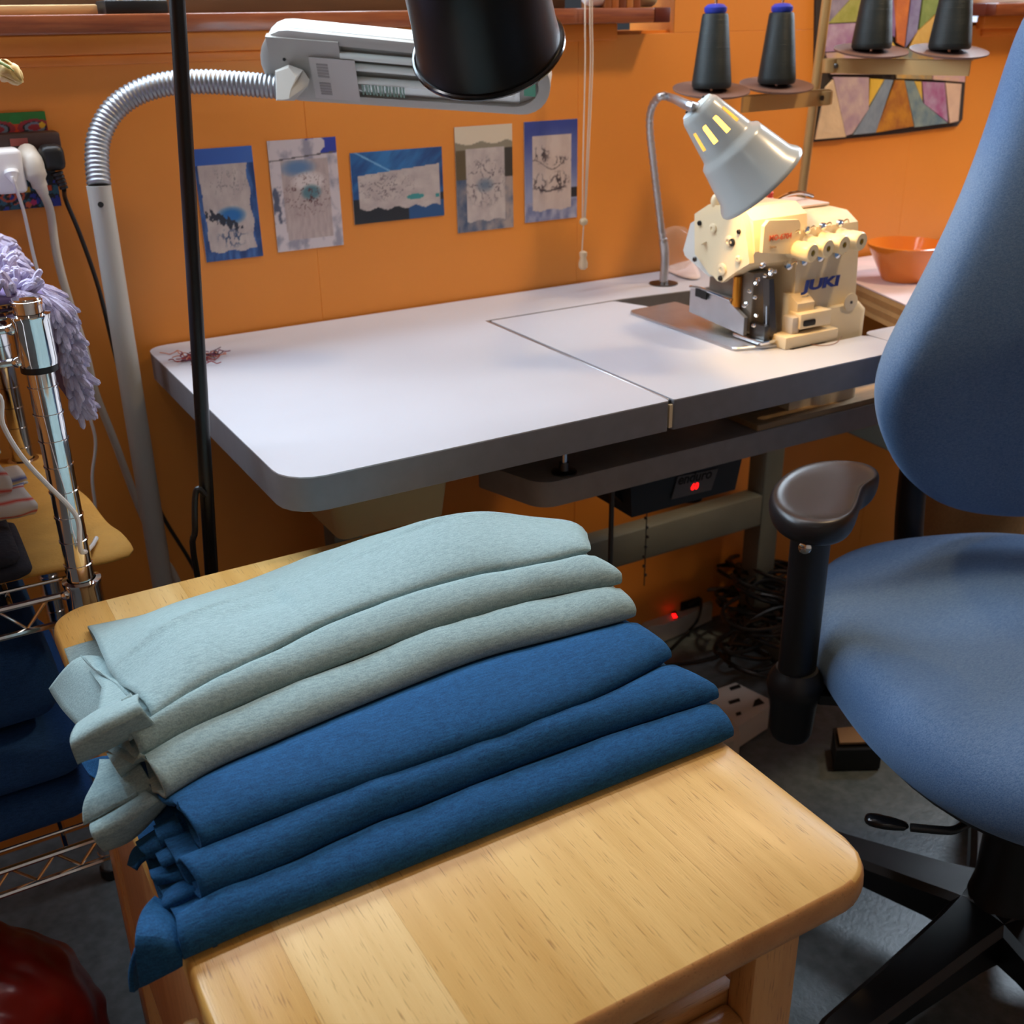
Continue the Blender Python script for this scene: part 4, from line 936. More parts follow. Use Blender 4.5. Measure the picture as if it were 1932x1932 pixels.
# ------------------------------------------------------------------ gooseneck task lamp
t = thing('gooseneck_lamp', 'grey bell-shaded gooseneck task lamp shining on overlock machine', 'lamp', (1.122, -.088, TZ))
m_shade = mat('grey_lamp_enamel', (172, 178, 176), .28, coat=.3)
b0 = Vector((1.122, -.088, TZ)); dB = (b0-CAM).dot(_f)
q = B(); q.lathe([(.024, 0), (.024, .0015), (.012, .004)], b0, n=24); obj('base_plate', q, m_dsteel, t)
cap = PD(1316, 203, 1.30); q = B(); N_ = 241
pth = resamp([b0, b0+Vector((0, 0, .05))]+[PD(x, y, d) for x, y, d in [(1246, 420, dB-.06), (1234, 320, dB-.10), (1226, 245, dB-.14), (1229, 205, dB-.17), (1246, 182, dB-.20), (1270, 186, dB-.225), (1296, 198, 1.305)]]+[cap], N_)
q.tube(pth, [.0072 if i < 26 else .0058+.0005*sin(i*1.9) for i in range(N_)], 10); obj('gooseneck', q, m_steel, t)
mo = PD(1438, 348, 1.335); ax = (mo-cap).normalized(); SL = (mo-cap).length; RM = 93/2067*1.335
pf = [(RM*.36, 0), (RM*.40, .003), (RM*.42, .006), (RM*.58, SL*.42), (RM*.60, SL*.46), (RM*.70, SL*.50), (RM*.72, SL*.54), (RM*.88, SL*.88), (RM*.98, SL*.95), (RM, SL*.985), (RM*.99, SL)]
NL = 64; a1 = (CAM-cap); a1 = (a1-ax*a1.dot(ax)).normalized(); b1 = ax.cross(a1)
def SP(r, h, k): th = 2*pi*k/NL; return cap+ax*h+(a1*cos(th)+b1*sin(th))*r
# shade with four open vent slots facing the room
q = B(); hs = [pf[2][1], SL*.14, SL*.33, pf[3][1]]
rf = lambda h: RM*(.42+.16*(h-.006)/(SL*.42-.006))
slots = {-10, -9, -4, -3, 2, 3, 8, 9, 20, 21, 26, 27, 32, 33, 38, 39, 44, 45}
sl = set(k % NL for k in slots)
vt = {}
def V_(r, h, k, tag_):
    key = (tag_, k % NL)
    if key not in vt: vt[key] = q.bm.verts.new(SP(r, h, k))
    return vt[key]
prof = pf[:3]+[(rf(h), h) for h in hs[1:3]]+pf[3:]+[(RM*.955, SL*.985), (RM*.86, SL*.88), (RM*.70, SL*.54), (RM*.57, SL*.46), (RM*.54, SL*.40)]
for i in range(len(prof)-1):
    for k in range(NL):
        if i == 3 and k in sl: continue
        q.bm.faces.new([V_(*prof[i], k, i), V_(*prof[i], k+1, i), V_(*prof[i+1], k+1, i+1), V_(*prof[i+1], k, i+1)])
obj('shade', q, m_shade, t, ang=45)
q = B(); q.lathe([(RM*.36, .0005), (RM*.34, -.002), (.008, -.003)], cap, ax, 24); obj('shade_cap', q, mat('cap_pale', (196, 208, 210), .35), t)
for k in (0, 1, 2):
    th = k*2.1; p = cap+(a1*cos(th)+b1*sin(th))*RM*.24-ax*.003; q = B(); q.cyl(p, p-ax*.002, .0018, n=8); obj('cap_screw', q, m_dsteel, t)
bulb = cap+ax*SL*.40
m_bulb = mat('bulb_glow', (255, 186, 70), .5, emit=6)
q = B(); q.lathe([(.006, -.045), (.008, -.030), (.014, -.02), (.020, -.004), (.0205, .006), (.016, .018), (.004, .024)], bulb, ax, 20); obj('bulb', q, m_bulb, t)
l = light('task_bulb_light', 'SPOT', tuple(bulb+ax*.034), 2.6, (1, .60, .24), tuple(bulb+ax*.3), spot_size=radians(125), spot_blend=.5, shadow_soft_size=.02)
# clear bag behind lamp
q = B(); bag = [PY(x, y, -.055) for x, y in [(1222, 420), (1262, 414), (1300, 416), (1300, 500), (1262, 508), (1234, 498)]]
q.loft([bag, [p+Vector((.006, -.03, -.01)) for p in bag]]); o = obj('plastic_bag', q, mat('clear_plastic', (236, 200, 170), .12, alpha=.22), sub=1)
tag(o, 'crumpled clear plastic bag behind gooseneck lamp against orange wall', 'bag')
q = B(); q.grid([[PZ(x, y, TZ+.0008+h) for x, y, h in r] for r in [[(1232, 497, .0), (1262, 484, .006), (1300, 470, .01)], [(1246, 508, .0), (1280, 505, .008), (1312, 500, .01)], [(1262, 512, .0), (1290, 526, .002), (1330, 530, .0)]]]); o = obj('paper_sheet', q, mat('paper_white', (226, 206, 196), .7), sub=2)
md = o.modifiers.new('thickness', 'SOLIDIFY'); md.thickness = .0008; md.offset = 1
tag(o, 'curled white paper behind gooseneck lamp on the table', 'paper')
# ------------------------------------------------------------------ thread stand and cones
t = thing('thread_stand', 'cream metal cone thread stand with two arms behind overlock machine', 'thread stand', (1.36, -.12, TZ))
m_st = mat('stand_cream', (196, 160, 104), .35, .3)
m_disc = mat('disc_brown', (112, 84, 74), .6); 
p_t = PY(1560, 0, -.15); p_b = PY(1508, 400, -.12); dd = (p_b-p_t)
pb2 = p_b+dd*((p_b.z-TZ)/-dd.z); pt2 = p_t-dd*.35
q = B(); q.tube([pb2, pt2], .0078, 14); obj('post', q, m_st, t)
q = B(); q.lathe([(.022, 0), (.022, .004), (.012, .012), (.011, .02)], (pb2.x, pb2.y, TZ), n=20); obj('post_foot', q, m_st, t)
d1 = (PY(1540, 181, -.145)-CAM).dot(_f); d2 = (PY(1566, 124, -.15)-CAM).dot(_f)
AL = [(PD(1556, 186, d1-.006)), (PD(1410, 207, d1+.06))]
A0 = PD(1556, 184, d1-.012); dl = Vector((-.91, -.40, 0)); dl = Vector((-.95, -.12, 0)).normalized()
def at_px(A, d, px):       # point on the line A + d*s that projects to column px
    lo_, hi_ = -.1, .6
    f_ = lambda s: (lambda v: v.dot(CR)/v.dot(_f)*F+966)(A+d*s-CAM)
    inc = f_(.3) > f_(0)
    for _ in range(40):
        m__ = (lo_+hi_)/2
        if (f_(m__) < px) == inc: lo_ = m__
        else: hi_ = m__
    return A+d*lo_
def arm(A, d, px_end, discs, h):
    E = at_px(A, d, px_end); sdv = d.cross(Vector((0, 0, 1))).normalized()*.002
    if sdv.y > 0: sdv = -sdv
    q = B(); q.loft([[P_+sdv*s1+Vector((0, 0, z)) for s1, z in ((-1, -h), (1, -h), (1, h), (-1, h))] for P_ in (A-d*.012, E)])
    q.loft([[P_+sdv*s1+Vector((0, 0, z)) for s1, z in ((-5, h-.0015), (1, h-.0015), (1, h), (-5, h))] for P_ in (A-d*.012, E)]); obj('arm', q, m_st, t, ang=20)
    q = B(); q.lathe([(.0125, -.010), (.0125, .010)], A+Vector((0, .0, 0)), (0, 0, 1), 18); obj('arm_clamp', q, m_st, t)
    q = B(); p = A+d*.012+sdv*1.5; q.lathe([(.004, 0), (.004, .003), (.002, .004)], p, sdv, 10); obj('clamp_screw', q, m_dsteel, t)
    out = []
    for px, dz, r in discs:
        c = at_px(A, d, px); c = c+Vector((0, 0, dz)); out.append(c)
        q = B(); q.lathe([(.007, -dz+h), (.005, -.004), (.008, -.001)], c, n=14); obj('disc_stem', q, m_st, t)
        q = B(); q.lathe([(.012, -.002), (r*.9, -.001), (r, .001), (r, .003), (r*.92, .0015), (r*.3, .001)], c, (-.06, -.15, 1), n=40); obj('cone_disc', q, m_disc, t)
        q = B(); q.cyl(c, c+Vector((0, 0, .136)), .0022, n=8); obj('spool_pin', q, mat('copper_pin', (206, 150, 120), .25, 1), t)
    return out
L1_ = arm(A0, dl, 1400, [(1462, .022, .056), (1340, .022, .056)], .012)
A1 = PD(1566, 124, d2-.012); dr_ = Vector((-.05, -1, 0)).normalized(); dr_ = Vector((.28, -.96, 0)).normalized()
L2_ = arm(A1, dr_, 1830, [(1640, .021, .056), (1786, .021, .056)], .011)
m_thr = mat('dark_teal_thread', (16, 30, 32), .5, var=.25, vs=1, bump=.5, bs=1, stretch=(3, 3, 900), spec=.5)
for c, lab, r in ((L1_[1], 'dark teal thread cone with blue tip, leftmost of the four on stand', .0285), (L1_[0], 'dark teal thread cone with blue tip, second from left on stand', .0285),
               (L2_[0], 'dark thread cone cut by top edge, third from left on stand', .03), (L2_[1], 'dark thread cone at far right end of stand', .03)):
    k = thing('thread_cone', lab, 'thread cone', tuple(c+Vector((0, 0, .003))), 'thread cones on the stand'); z0 = Vector((0, 0, .003))
    q = B(); q.lathe([(r*.92, .001), (r, .004), (r*1.0, .010), (r*.66, .096), (r*.62, .100), (r*.4, .101)], c+z0, n=28); obj('thread', q, m_thr, k)
    q = B(); q.lathe([(r*.42, .098), (r*.56, .103), (r*.56, .108), (r*.4, .112), (r*.16, .113)], c+z0, n=20); obj('cone_tip', q, mat('blue_tip', (36, 56, 170), .4), k)
# ------------------------------------------------------------------ side board with bowl
t = thing('side_shelf', 'layered plywood shelf beside table with pale cloth and orange bowl', 'shelf', (1.65, -.12, .66))
bz = .715
cs = [PZ(1592, 540, bz), PZ(1742, 588, bz)]; 
P_ = [PZ(1585, 522, bz), PZ(1745, 594, bz), PZ(1900, 640, bz), PZ(1880, 520, bz), (2.1, -.02, bz), (1.62, -.02, bz)]
P_ = [PZ(1570, 516, bz), PZ(1745, 594, bz)+Vector((0, -.0, 0)), Vector((2.1, -.42, bz)), Vector((2.1, -.015, bz)), Vector((1.60, -.015, bz))]
for i in range(5):
    q = B(); q.prism([Vector(p)-Vector((0, 0, .009*(i+1)-.0)) for p in P_], (0, 0, .0086)); obj('ply_layer', q, mat('ply_%d' % (i % 2), ((196, 152, 98), (168, 122, 74))[i % 2], .6, var=.1, vs=40), t, ang=20)
q = B(); q.box(1.9, 1.95, -.3, -.05, .0, bz-.046, .002); obj('shelf_support', q, m_raww, t)
q = B(); q.prism([Vector(p)+Vector((0, 0, .0005)) for p in P_], (0, 0, .002)); tag(obj('shelf_cloth', q, mat('pale_pink_cloth', (226, 200, 200), .8, c2=(206, 190, 190), vs=14), ang=20), 'pale pink cloth covering the plywood side shelf under bowl', 'cloth')
bc = PZ(1703, 527, bz+.003); dep = (bc-CAM).dot(_f); rb = 72/2067*dep
q = B(); q.lathe([(rb*.52, 0), (rb*.56, .004), (rb*.6, .010), (rb*.92, .052), (rb*.99, .060), (rb*1.0, .063), (rb*.97, .064), (rb*.9, .056), (rb*.56, .014), (.001, .010)], bc, n=40, c1=True)
tag(obj('orange_bowl', q, mat('orange_ceramic', (226, 128, 44), .15, coat=.4), ang=50), 'glazed orange ceramic bowl on the plywood side shelf', 'bowl')
q = B(); q.box(bc.x-.02, bc.x+.022, bc.y-.006, bc.y+.008, bc.z+.0148, bc.z+.0178, .001); tag(obj('metal_clip', q, m_dsteel), 'small grey metal clip lying inside the orange bowl', 'clip')
# ------------------------------------------------------------------ office chair
m_cf = wool('chair_blue_fabric', (100, 128, 164), (72, 102, 142), .6)
SC = Vector((1.075, -.885, 0)); cf = Vector((-.35, -.94, 0)).normalized(); cr = Vector((cf.y, -cf.x, 0))
t = thing('office_chair', 'blue fabric office chair with black armrest and black star base', 'chair', (SC.x, SC.y, 0))
def sell(n, wa, wb, e=2.6, N=48):
    out = []
    for k in range(N):
        a = 2*pi*k/N; c, s_ = cos(a), sin(a)
        out.append((wa*math.copysign(abs(c)**(2/e), c), wb*math.copysign(abs(s_)**(2/e), s_)))
    return out
def seat_fr(a, b, h):
    u, v = a/.262, b/.285
    top = max(0, h)/.05
    z = .462+h-top*.021*max(0, 1-((u)**2*1.2+(v+.15)**2*1.1)) - .030*max(0, v-.35)**2*1.6+.012*max(0, -v-.3)
    z += top*.006*cos(u*pi*2)*max(0, 1-abs(v))
    p = SC+cr*a+cf*b; return Vector((p.x, p.y, z))
q = B(); ol = [(a*(1+.07*(b/.285)), b+.012) for a, b in sell(0, .262, .285)]
pillow(q, ol, [(.02, -.045), (.6, -.045), (.86, -.043), (.95, -.034), (.99, -.018), (1.0, .0), (.985, .02), (.94, .037), (.86, .046), (.7, .05), (.5, .05), (.3, .05), (.02, .05)], seat_fr); obj('seat', q, m_cf, t, sub=2)
q = B(); pillow(q, ol, [(.02, -.062), (.7, -.062), (.86, -.058), (.89, -.045), (.02, -.044)], seat_fr); obj('seat_shell', q, m_black, t, ang=40)
BC = Vector((1.20, -.705, .54))
wv = [(0, .025), (.008, .07), (.016, .10), (.032, .138), (.056, .172), (.092, .212), (.146, .248), (.194, .266), (.236, .260), (.278, .234), (.32, .205), (.398, .154), (.482, .110), (.56, .075), (.61, .050), (.635, .025), (.643, .008)]
ol2 = [(w_-.052, h_) for h_, w_ in wv]+[(-w_-.052, h_) for h_, w_ in wv[::-1]]
def back_fr(a, b, h):
    p = BC+cr*a-cf*(b*.16-.05*sin(b*5.2))+cf*(h-.45*a*a*0+ .9*a*a)
    return Vector((p.x, p.y, BC.z+b))
q = B(); pillow(q, ol2, [(.05, -.045), (.7, -.045), (.92, -.038), (.985, -.018), (1, 0), (.985, .018), (.93, .034), (.8, .042), (.5, .045), (.05, .045)], back_fr); obj('backrest', q, m_cf, t, sub=2)
q = B(); q.tube([SC-cf*.12+Vector((0, 0, .39)), SC-cf*.27+Vector((0, 0, .40)), SC-cf*.315+Vector((0, 0, .50)), SC-cf*.32+Vector((0, 0, .70))], .02, 12, 6); obj('back_bar', q, m_black, t)
# armrest
m_pad = mat('arm_pad_urethane', (34, 31, 32), .36, var=.08, vs=30, spec=.5)
ap = [(1450, 925), (1466, 900), (1500, 878), (1545, 866), (1590, 864), (1632, 868), (1658, 880), (1664, 895), (1650, 906), (1634, 914), (1627, 930), (1622, 950), (1612, 970), (1590, 985), (1550, 991), (1505, 986), (1468, 968), (1452, 948)]
apw = [PZ(x, y, .69) for x, y in ap]; apl = [(p.x, p.y) for p in apw]
q = B(); pillow(q, apl, [(.05, -.034), (.7, -.034), (.9, -.030), (.985, -.020), (1.0, -.010), (.985, -.003), (.93, .001), (.84, .000), (.78, -.0015), (.5, -.002), (.05, -.002)], lambda a, b, h: Vector((a, b, .69+h))); obj('arm_pad', q, m_pad, t, sub=2)
pc = Vector((.818, -.757, 0))
q = B(); q.loft([[(pc.x+.024*cos(a), pc.y+.019*sin(a), z) for a in [2*pi*k/20 for k in range(20)]] for z in (.44, .655)]); obj('arm_post', q, m_black, t)
q = B(); q.lathe([(.026, 0), (.026, .012), (.02, .02)], pc+Vector((0, 0, .642)), n=20); obj('post_collar', q, m_black, t)
q = B(); q.lathe([(.001, -.060), (.022, -.058), (.025, -.050), (.027, -.01), (.031, 0), (.033, .012), (.030, .024), (.026, .030), (.024, .034)], pc+Vector((0, 0, .428)), n=24); obj('post_sleeve', q, m_black, t)
q = B(); q.prism([pc+Vector((.01, .0, .425)), pc+Vector((.01, -.03, .425)), SC+cr*.10+Vector((0, -.02, .405)), SC+cr*.10+Vector((0, .03, .405))], (0, 0, .012)); obj('arm_bracket', q, m_blacks, t, ang=20)
pk = PY(1485, 1030, -.79); q = B(); q.lathe([(.004, 0), (.004, .012), (.007, .013), (.007, .018), (.004, .020)], pc+Vector((-.018, -.012, .632)), (-.75, -.6, .1), 12); obj('height_pin', q, m_chrome, t)
# mirrored far arm (right of the frame)
for nm in ('arm_post', 'post_sleeve'):
    o = bpy.data.objects[nm].copy(); o.location = cr*-.56; COL.objects.link(o); o.parent = t; ORG[o.name] = ORG[t.name]
o = bpy.data.objects['arm_pad'].copy(); o.location = cr*-.56; COL.objects.link(o); o.parent = t
# underside: mechanism, levers, gas lift
q = B(); q.box(-.07, .07, -.10, .12, .365, .40, .012, 2, Matrix.Translation(SC) @ Matrix.Rotation(math.atan2(cr.y, cr.x), 4, 'Z')); obj('mechanism', q, m_black, t)
lp = [PY(x, y, -1.0) for x, y in [(1840, 1548), (1815, 1560), (1790, 1566), (1718, 1560)]]
lz = .37
L_ = [PZ(x, y, lz) for x, y in [(1900, 1525), (1830, 1552), (1800, 1566), (1770, 1566), (1718, 1561)]]
q = B(); q.tube([SC+Vector((0, 0, .385))]+L_, .0045, 10, 4); obj('lever_rod', q, m_black, t)
pl = [PZ(x, y, lz) for x, y in [(1718, 1554), (1680, 1546), (1650, 1538), (1634, 1536), (1628, 1545), (1636, 1556), (1665, 1562), (1716, 1568)]]
q = B(); q.loft([[p+Vector((0, 0, -.005)) for p in pl], [p for p in pl], [p+Vector((0, 0, .006)) for p in pl]]); obj('lever_paddle', q, mat('gloss_black', (14, 14, 16), .2), t, sub=1)
HB = Vector((1.055, -.915, 0))
q = B(); q.lathe([(.045, .075), (.048, .10), (.040, .14), (.036, .16), (.036, .30), (.030, .305), (.030, .37)], (HB.x, HB.y, 0), n=28); obj('gas_lift', q, m_black, t)
for i in range(5):
    a = radians(184+72*i); d = Vector((cos(a), sin(a), 0)); sd = Vector((-d.y, d.x, 0)); loops = []
    for s_, hw, z0, z1 in ((.02, .040, .075, .135), (.08, .034, .078, .125), (.2, .028, .076, .11), (.30, .024, .07, .10), (.325, .018, .07, .093)):
        c = HB+d*s_; e = .008
        loops.append([c+sd*x+Vector((0, 0, z)) for x, z in ((-hw, z0), (hw, z0), (hw, z1-e), (hw-e, z1), (-hw+e, z1), (-hw, z1-e))])
    q = B(); q.loft(loops); lg = obj('base_leg', q, m_blacks, t, ang=35)
    c = HB+d*.305; q = B()
    for s_ in (-.016, .016): q.lathe([(.018, -.008), (.026, -.006), (.026, .006), (.018, .008)], c+sd*s_+Vector((0, 0, .027)), sd, 18)
    q.cyl(c+Vector((0, 0, .03)), c+Vector((0, 0, .075)), .009, n=10); obj('caster', q, m_black, lg, ang=35)
# ------------------------------------------------------------------ chrome wire rack
RX, RYF, RYB, RL = .106, -.505, -.13, -.52
t = thing('wire_rack', 'chrome wire shelving rack with ringed posts at left edge', 'rack', (RX, RYF, 0))
def post(x, y, top):
    q = B(); pr = []; z = 0.02
    pr.append((.0125, z))
    while z < top-.02:
        z += .0254; pr += [(.0125, z-.0012), (.0134, z-.0008), (.0134, z+.0004), (.0125, z+.0008)]
    pr.append((.0125, top)); q.lathe(pr, (x, y, 0), n=24); p = obj('post', q, m_chrome, t, ang=25)
    q = B(); q.lathe([(.0132, 0), (.0132, .003), (.012, .006), (.001, .0065)], (x, y, top), n=24); obj('post_cap', q, m_chrome, p)
    q = B(); q.lathe([(.013, 0), (.015, .004), (.015, .018), (.0125, .02)], (x, y, 0), n=16); obj('foot', q, m_black, p)
for x, y in ((RX, RYF), (RX, RYB), (RL, RYF), (RL, RYB)): post(x, y, .931)
def wire(pts, r, par, nm='wire'):
    q = B(); q.tube(pts, r, 8); return obj(nm, q, m_chrome, par)
for zt in (.912, .652, .362):
    sh = thing('shelf_frame', None, None, (0, 0, 0)); sh.parent = t; sh.location = -Vector(t.location)
    ORG[sh.name] = Vector((0, 0, 0))
    for x, y in ((RX, RYF), (RX, RYB), (RL, RYF), (RL, RYB)):
        q = B(); q.lathe([(.0127, -.034), (.0165, -.034), (.0172, -.030), (.0172, .006), (.0182, .008), (.0182, .011), (.0135, .012)], (x, y, zt), n=24, c0=False, c1=False); obj('collar', q, m_chrome, sh)
        q = B(); q.lathe([(.0127, -.040), (.0158, -.040), (.0158, -.034), (.0127, -.034)], (x, y, zt), n=20, c0=False, c1=False); obj('plastic_sleeve', q, m_black, sh)
    for y in (RYF, RYB):
        for dz in (0, -.029):
            wire([(RL+.016, y-(.002 if y == RYF else -.002), zt+dz), (RX-.016, y-(.002 if y == RYF else -.002), zt+dz)], .0033, sh, 'rail')
            q = B(); q.ball((RX-.0165, y-.004, zt+dz), (.006, .005, .005), 10, 6); obj('weld', q, m_chrome, sh)
        pts = []; x = RL+.02; k = 0
        while x < RX-.02: pts.append((x, y, zt-.002-(.025 if k % 2 else 0))); x += .022; k += 1
        wire(pts, .0022, sh, 'truss_wire')
    for x in (RX, RL):
        for dz in (0, -.029): wire([(x, RYF+.016, zt+dz), (x, RYB-.016, zt+dz)], .0033, sh, 'rail')
        pts = []; y = RYF+.02; k = 0
        while y < RYB-.02: pts.append((x, y, zt-.002-(.025 if k % 2 else 0))); y += .022; k += 1
        wire(pts, .0022, sh, 'truss_wire')
    for k in range(12):
        y = RYF+.026+k*(RYB-RYF-.05)/11; wire([(RL, y, zt+.004), (RX, y, zt+.004)], .0020, sh)
    for x in (-.42, -.26, -.10, .04): wire([(x, RYF, zt), (x, RYB, zt)], .0027, sh, 'cross_wire')
# lavender shag rug over the top shelf
t = thing('shaggy_rug', 'lavender chenille shag rug draped over top of chrome rack', 'rug', (-.1, -.3, .925))
m_lav = mat('lavender_chenille', (176, 166, 196), .9, c2=(196, 188, 212), vs=120, bump=.5, bs=500, sheen=.3)
m_lavd = mat('lavender_backing', (112, 94, 136), .9)
def rug(u, v):       # u along x with an overhang at the right, v along y
    y = -.475+v*.40-(.0 if u < .8 else .0)
    L_ = .46*u/.8 if u < .8 else .46
    x = -.355+L_
    z = .934+.012*nz((u*5, v*5, 1))
    if u > .8:
        s_ = (u-.8)/.2; x += .026*min(1, s_*5)+.004*s_; z -= .105*s_*s_*.6+.10*s_*(.4) if s_ > 0 else 0
    return Vector((x, y, z))
q = B(); q.grid([[rug(i/24, j/12) for i in range(25)] for j in range(13)]); o = obj('backing', q, m_lavd, t); md = o.modifiers.new('thickness', 'SOLIDIFY'); md.thickness = .006
q = B(); rnd = random.Random(3)
for k in range(1900):
    u = rnd.random()**.42; v = rnd.random()
    if k > 1500: u = .8+.2*rnd.random(); v = .03*rnd.random()
    p = rug(u, v); L_ = rnd.uniform(.014, .026)
    if u < .82 and k <= 1500: d = Vector((rnd.uniform(-.6, 1), rnd.uniform(-1, .4), rnd.uniform(.35, 1))).normalized()
    elif k > 1500: d = Vector((rnd.uniform(-.2, .8), rnd.uniform(-1, -.2), rnd.uniform(-1, -.2))).normalized()
    else: d = Vector((rnd.uniform(.4, 1), rnd.uniform(-.5, .3), rnd.uniform(-1.2, -.2))).normalized()
    e = p+d*L_; q.tube([p, p+d*L_*.35, p+d*L_*.75+Vector((0, 0, -.001)), e-Vector((0, 0, .003)), e+d*.002-Vector((0, 0, .004))], [.0018, .0029, .0031, .0026, .0008], 6)
obj('chenille_pile', q, m_lav, t, kind='stuff')
# mustard cloth on the middle shelf
m_must = mat('mustard_cloth', (196, 146, 66), .85, var=.08, vs=30, bump=.3, bs=300)
rows = []
for i in range(13):
    u = i/12; r_ = []
    for j in range(17):
        v = j/16; y = -.475+.36*v; x = -.30+.43*u+(.035*max(0, u-.8)/.2*(1-v)); z = .6625+.004*nz((u*4, v*4, 2))
        if u > .9: z += .004*sin(v*18)
        r_.append((x, y-(.01 if u > .9 and v < .1 else 0), z))
    rows.append(r_)
q = B(); q.grid(rows); o = obj('mustard_cloth', q, m_must, sub=1); md = o.modifiers.new('thickness', 'SOLIDIFY'); md.thickness = .003; md.offset = 1
tag(o, 'mustard yellow cloth spread on middle shelf of chrome rack', 'cloth')
# striped towel and navy clothes on it
def stripe(u, v):
    k = (v*6.0+.25*sin(u*5)) % 1
    if k < .10: return (206, 60, 40)
    if k < .17: return (226, 186, 70)
    if .30 < k < .36: return (60, 84, 150)
    return (206, 198, 192)
def drape(name, fx, nu, nv, fn, parent, m=None):
    me = bpy.data.meshes.new(name); o_ = ORG[parent.name]
    vs = [Vector(fx(i/nu, j/nv))-o_ for j in range(nv+1) for i in range(nu+1)]
    me.from_pydata([tuple(v) for v in vs], [], [(j*(nu+1)+i, j*(nu+1)+i+1, (j+1)*(nu+1)+i+1, (j+1)*(nu+1)+i) for j in range(nv) for i in range(nu)])
    ca = me.color_attributes.new('Col', 'FLOAT_COLOR', 'POINT')
    for j in range(nv+1):
        for i in range(nu+1): ca.data[j*(nu+1)+i].color = lin(fn(i/nu, j/nv))
    me.materials.append(paint_mat('print_85', .85)); me.shade_smooth()
    o = bpy.data.objects.new(name, me); COL.objects.link(o); o.parent = parent; ORG[o.name] = o_
    md = o.modifiers.new('thickness', 'SOLIDIFY'); md.thickness = .002; return o
t = thing('striped_towel', 'white towel with red, yellow and blue stripes folded on mustard cloth', 'towel', (-.02, -.36, .70))
def tow(i):
    def fx(u, v):
        a = -.6+u*pi*1.15; R = .016+.006*i
        y = -.455+.04*i+.2*v*0; xx = -.16+.245*v+.004*sin(u*9)-.018*i
        zz = .709+.024*i+R*sin(a)*.9; yy = -.385+.02*i-R*1.6*cos(a)+(.0 if u < .8 else (u-.8)*.35)
        return (xx, yy+.006*nz((v*9, u*3, i)), zz+.004*nz((v*11, u*4, i+3)))
    return fx
for i in range(3): drape('fold', tow(i), 26, 44, lambda u, v: stripe(v, u*.7), t)
t = thing('navy_clothes', 'dark navy folded clothes under striped towel on rack shelf', 'clothes', (-.05, -.44, .667))
m_navy = mat('navy_cloth', (24, 26, 38), .85, bump=.4, bs=200)
for k, (dx, dy, z) in enumerate(((0, 0, .676), (.008, .006, .688))):
    q = B(); pillow(q, [(x, y) for x, y in rr(-.30, .068-dx, -.492+dy, -.36, .012)], [(.2, -.008), (.95, -.008), (1.0, -.003), (1.0, .003), (.96, .008), (.2, .009)], lambda a, b, h: Vector((a, b+.006*nz((a*20, 1, 2)), z+h+.004*nz((a*16, b*16, 3)))))
    obj('fold', q, m_navy, t, sub=1)
# blue fabric pile on the low shelf
m_bd = wool('dark_blue_wool', (40, 84, 146), (30, 68, 122), .1)
for k, (lab, xr, y0, zb, h) in enumerate((('blue folded fabric at bottom of pile on low rack shelf', .088, -.492, .3695, .05), ('blue folded fabric in middle of pile on low rack shelf', .09, -.485, .421, .06), ('dark blue folded fabric at top of pile on low rack shelf', .072, -.472, .483, .11))):
    q = B()
    pillow(q, rr(-.42, xr, y0, -.16, .03), [(.2, 0), (.95, .001), (1.0, h*.35), (1.0, h*.6), (.96, h*.95), (.7, h), (.2, h)], lambda a, b, hh: Vector((a+.012*nz((b*9, hh*20, k)), b+.010*nz((a*12, hh*30, k)), zb+max(0, hh+.005*nz((a*9, b*9, k))*(hh > .01)))))
    tag(obj('blue_fabric', q, m_bd, sub=1), lab, 'fabric', 'blue fabrics on the low shelf')
# red glossy bag on the floor
q = B(); loops = []
for j in range(41):
    a = -pi/2+pi*j/40; r_ = []
    for k in range(64):
        th = 2*pi*k/64; d = Vector((cos(a)*cos(th), cos(a)*sin(th), sin(a)))
        R = .150*(1+.06*nz(d*2.2, 1, 4)+.13*abs(nz(d*3.1+Vector((.3, 0, 0)), 1, 9))-.03); p = Vector((-.105, -.53, .145))+d*R
        p.z = max(.002, p.z); r_.append(p)
    loops.append(r_)
q.loft(loops); tag(obj('red_bag', q, mat('dark_red_vinyl', (104, 14, 12), .28, c2=(132, 26, 18), vs=9, bump=.5, bs=14), sub=1), 'dark red glossy bag on floor below the rack', 'bag')
# ------------------------------------------------------------------ floor: power strips, cables, pedal
m_off = mat('dirty_white_plastic', (206, 204, 198), .45)
t = thing('power_strip', 'white rounded power strip with lit red switch near wall', 'power strip', (1.26, -.03, 0))
pts = [PZ(x, y, .042) for x, y in [(1206, 1160), (1215, 1148), (1240, 1136), (1290, 1120), (1340, 1108), (1345, 1138), (1290, 1163), (1250, 1180), (1222, 1183), (1206, 1174)]]
q = B(); q.loft([[Vector((p.x, p.y, .002)) for p in pts], [Vector((p.x, p.y, .036)) for p in pts], [p for p in [Vector((1.27+(p.x-1.27)*.93, -.02+(p.y+.02)*.93, .042)) for p in pts]]]); obj('housing', q, m_off, t, ang=30)
q = B(); pts = [PZ(x, y, .0425) for x, y in [(1264, 1150), (1272, 1148), (1280, 1166), (1271, 1169)]]; q.prism(pts, (0, 0, .003)); obj('switch', q, mat('dark_red_switch', (90, 10, 10), .3), t)
q = B(); pts = [PZ(x, y, .0458) for x, y in [(1267, 1159), (1274, 1158), (1278, 1165), (1271, 1167)]]; q.prism(pts, (0, 0, .001)); obj('switch_light', q, m_redled, t, label='glowing red switch lamp')
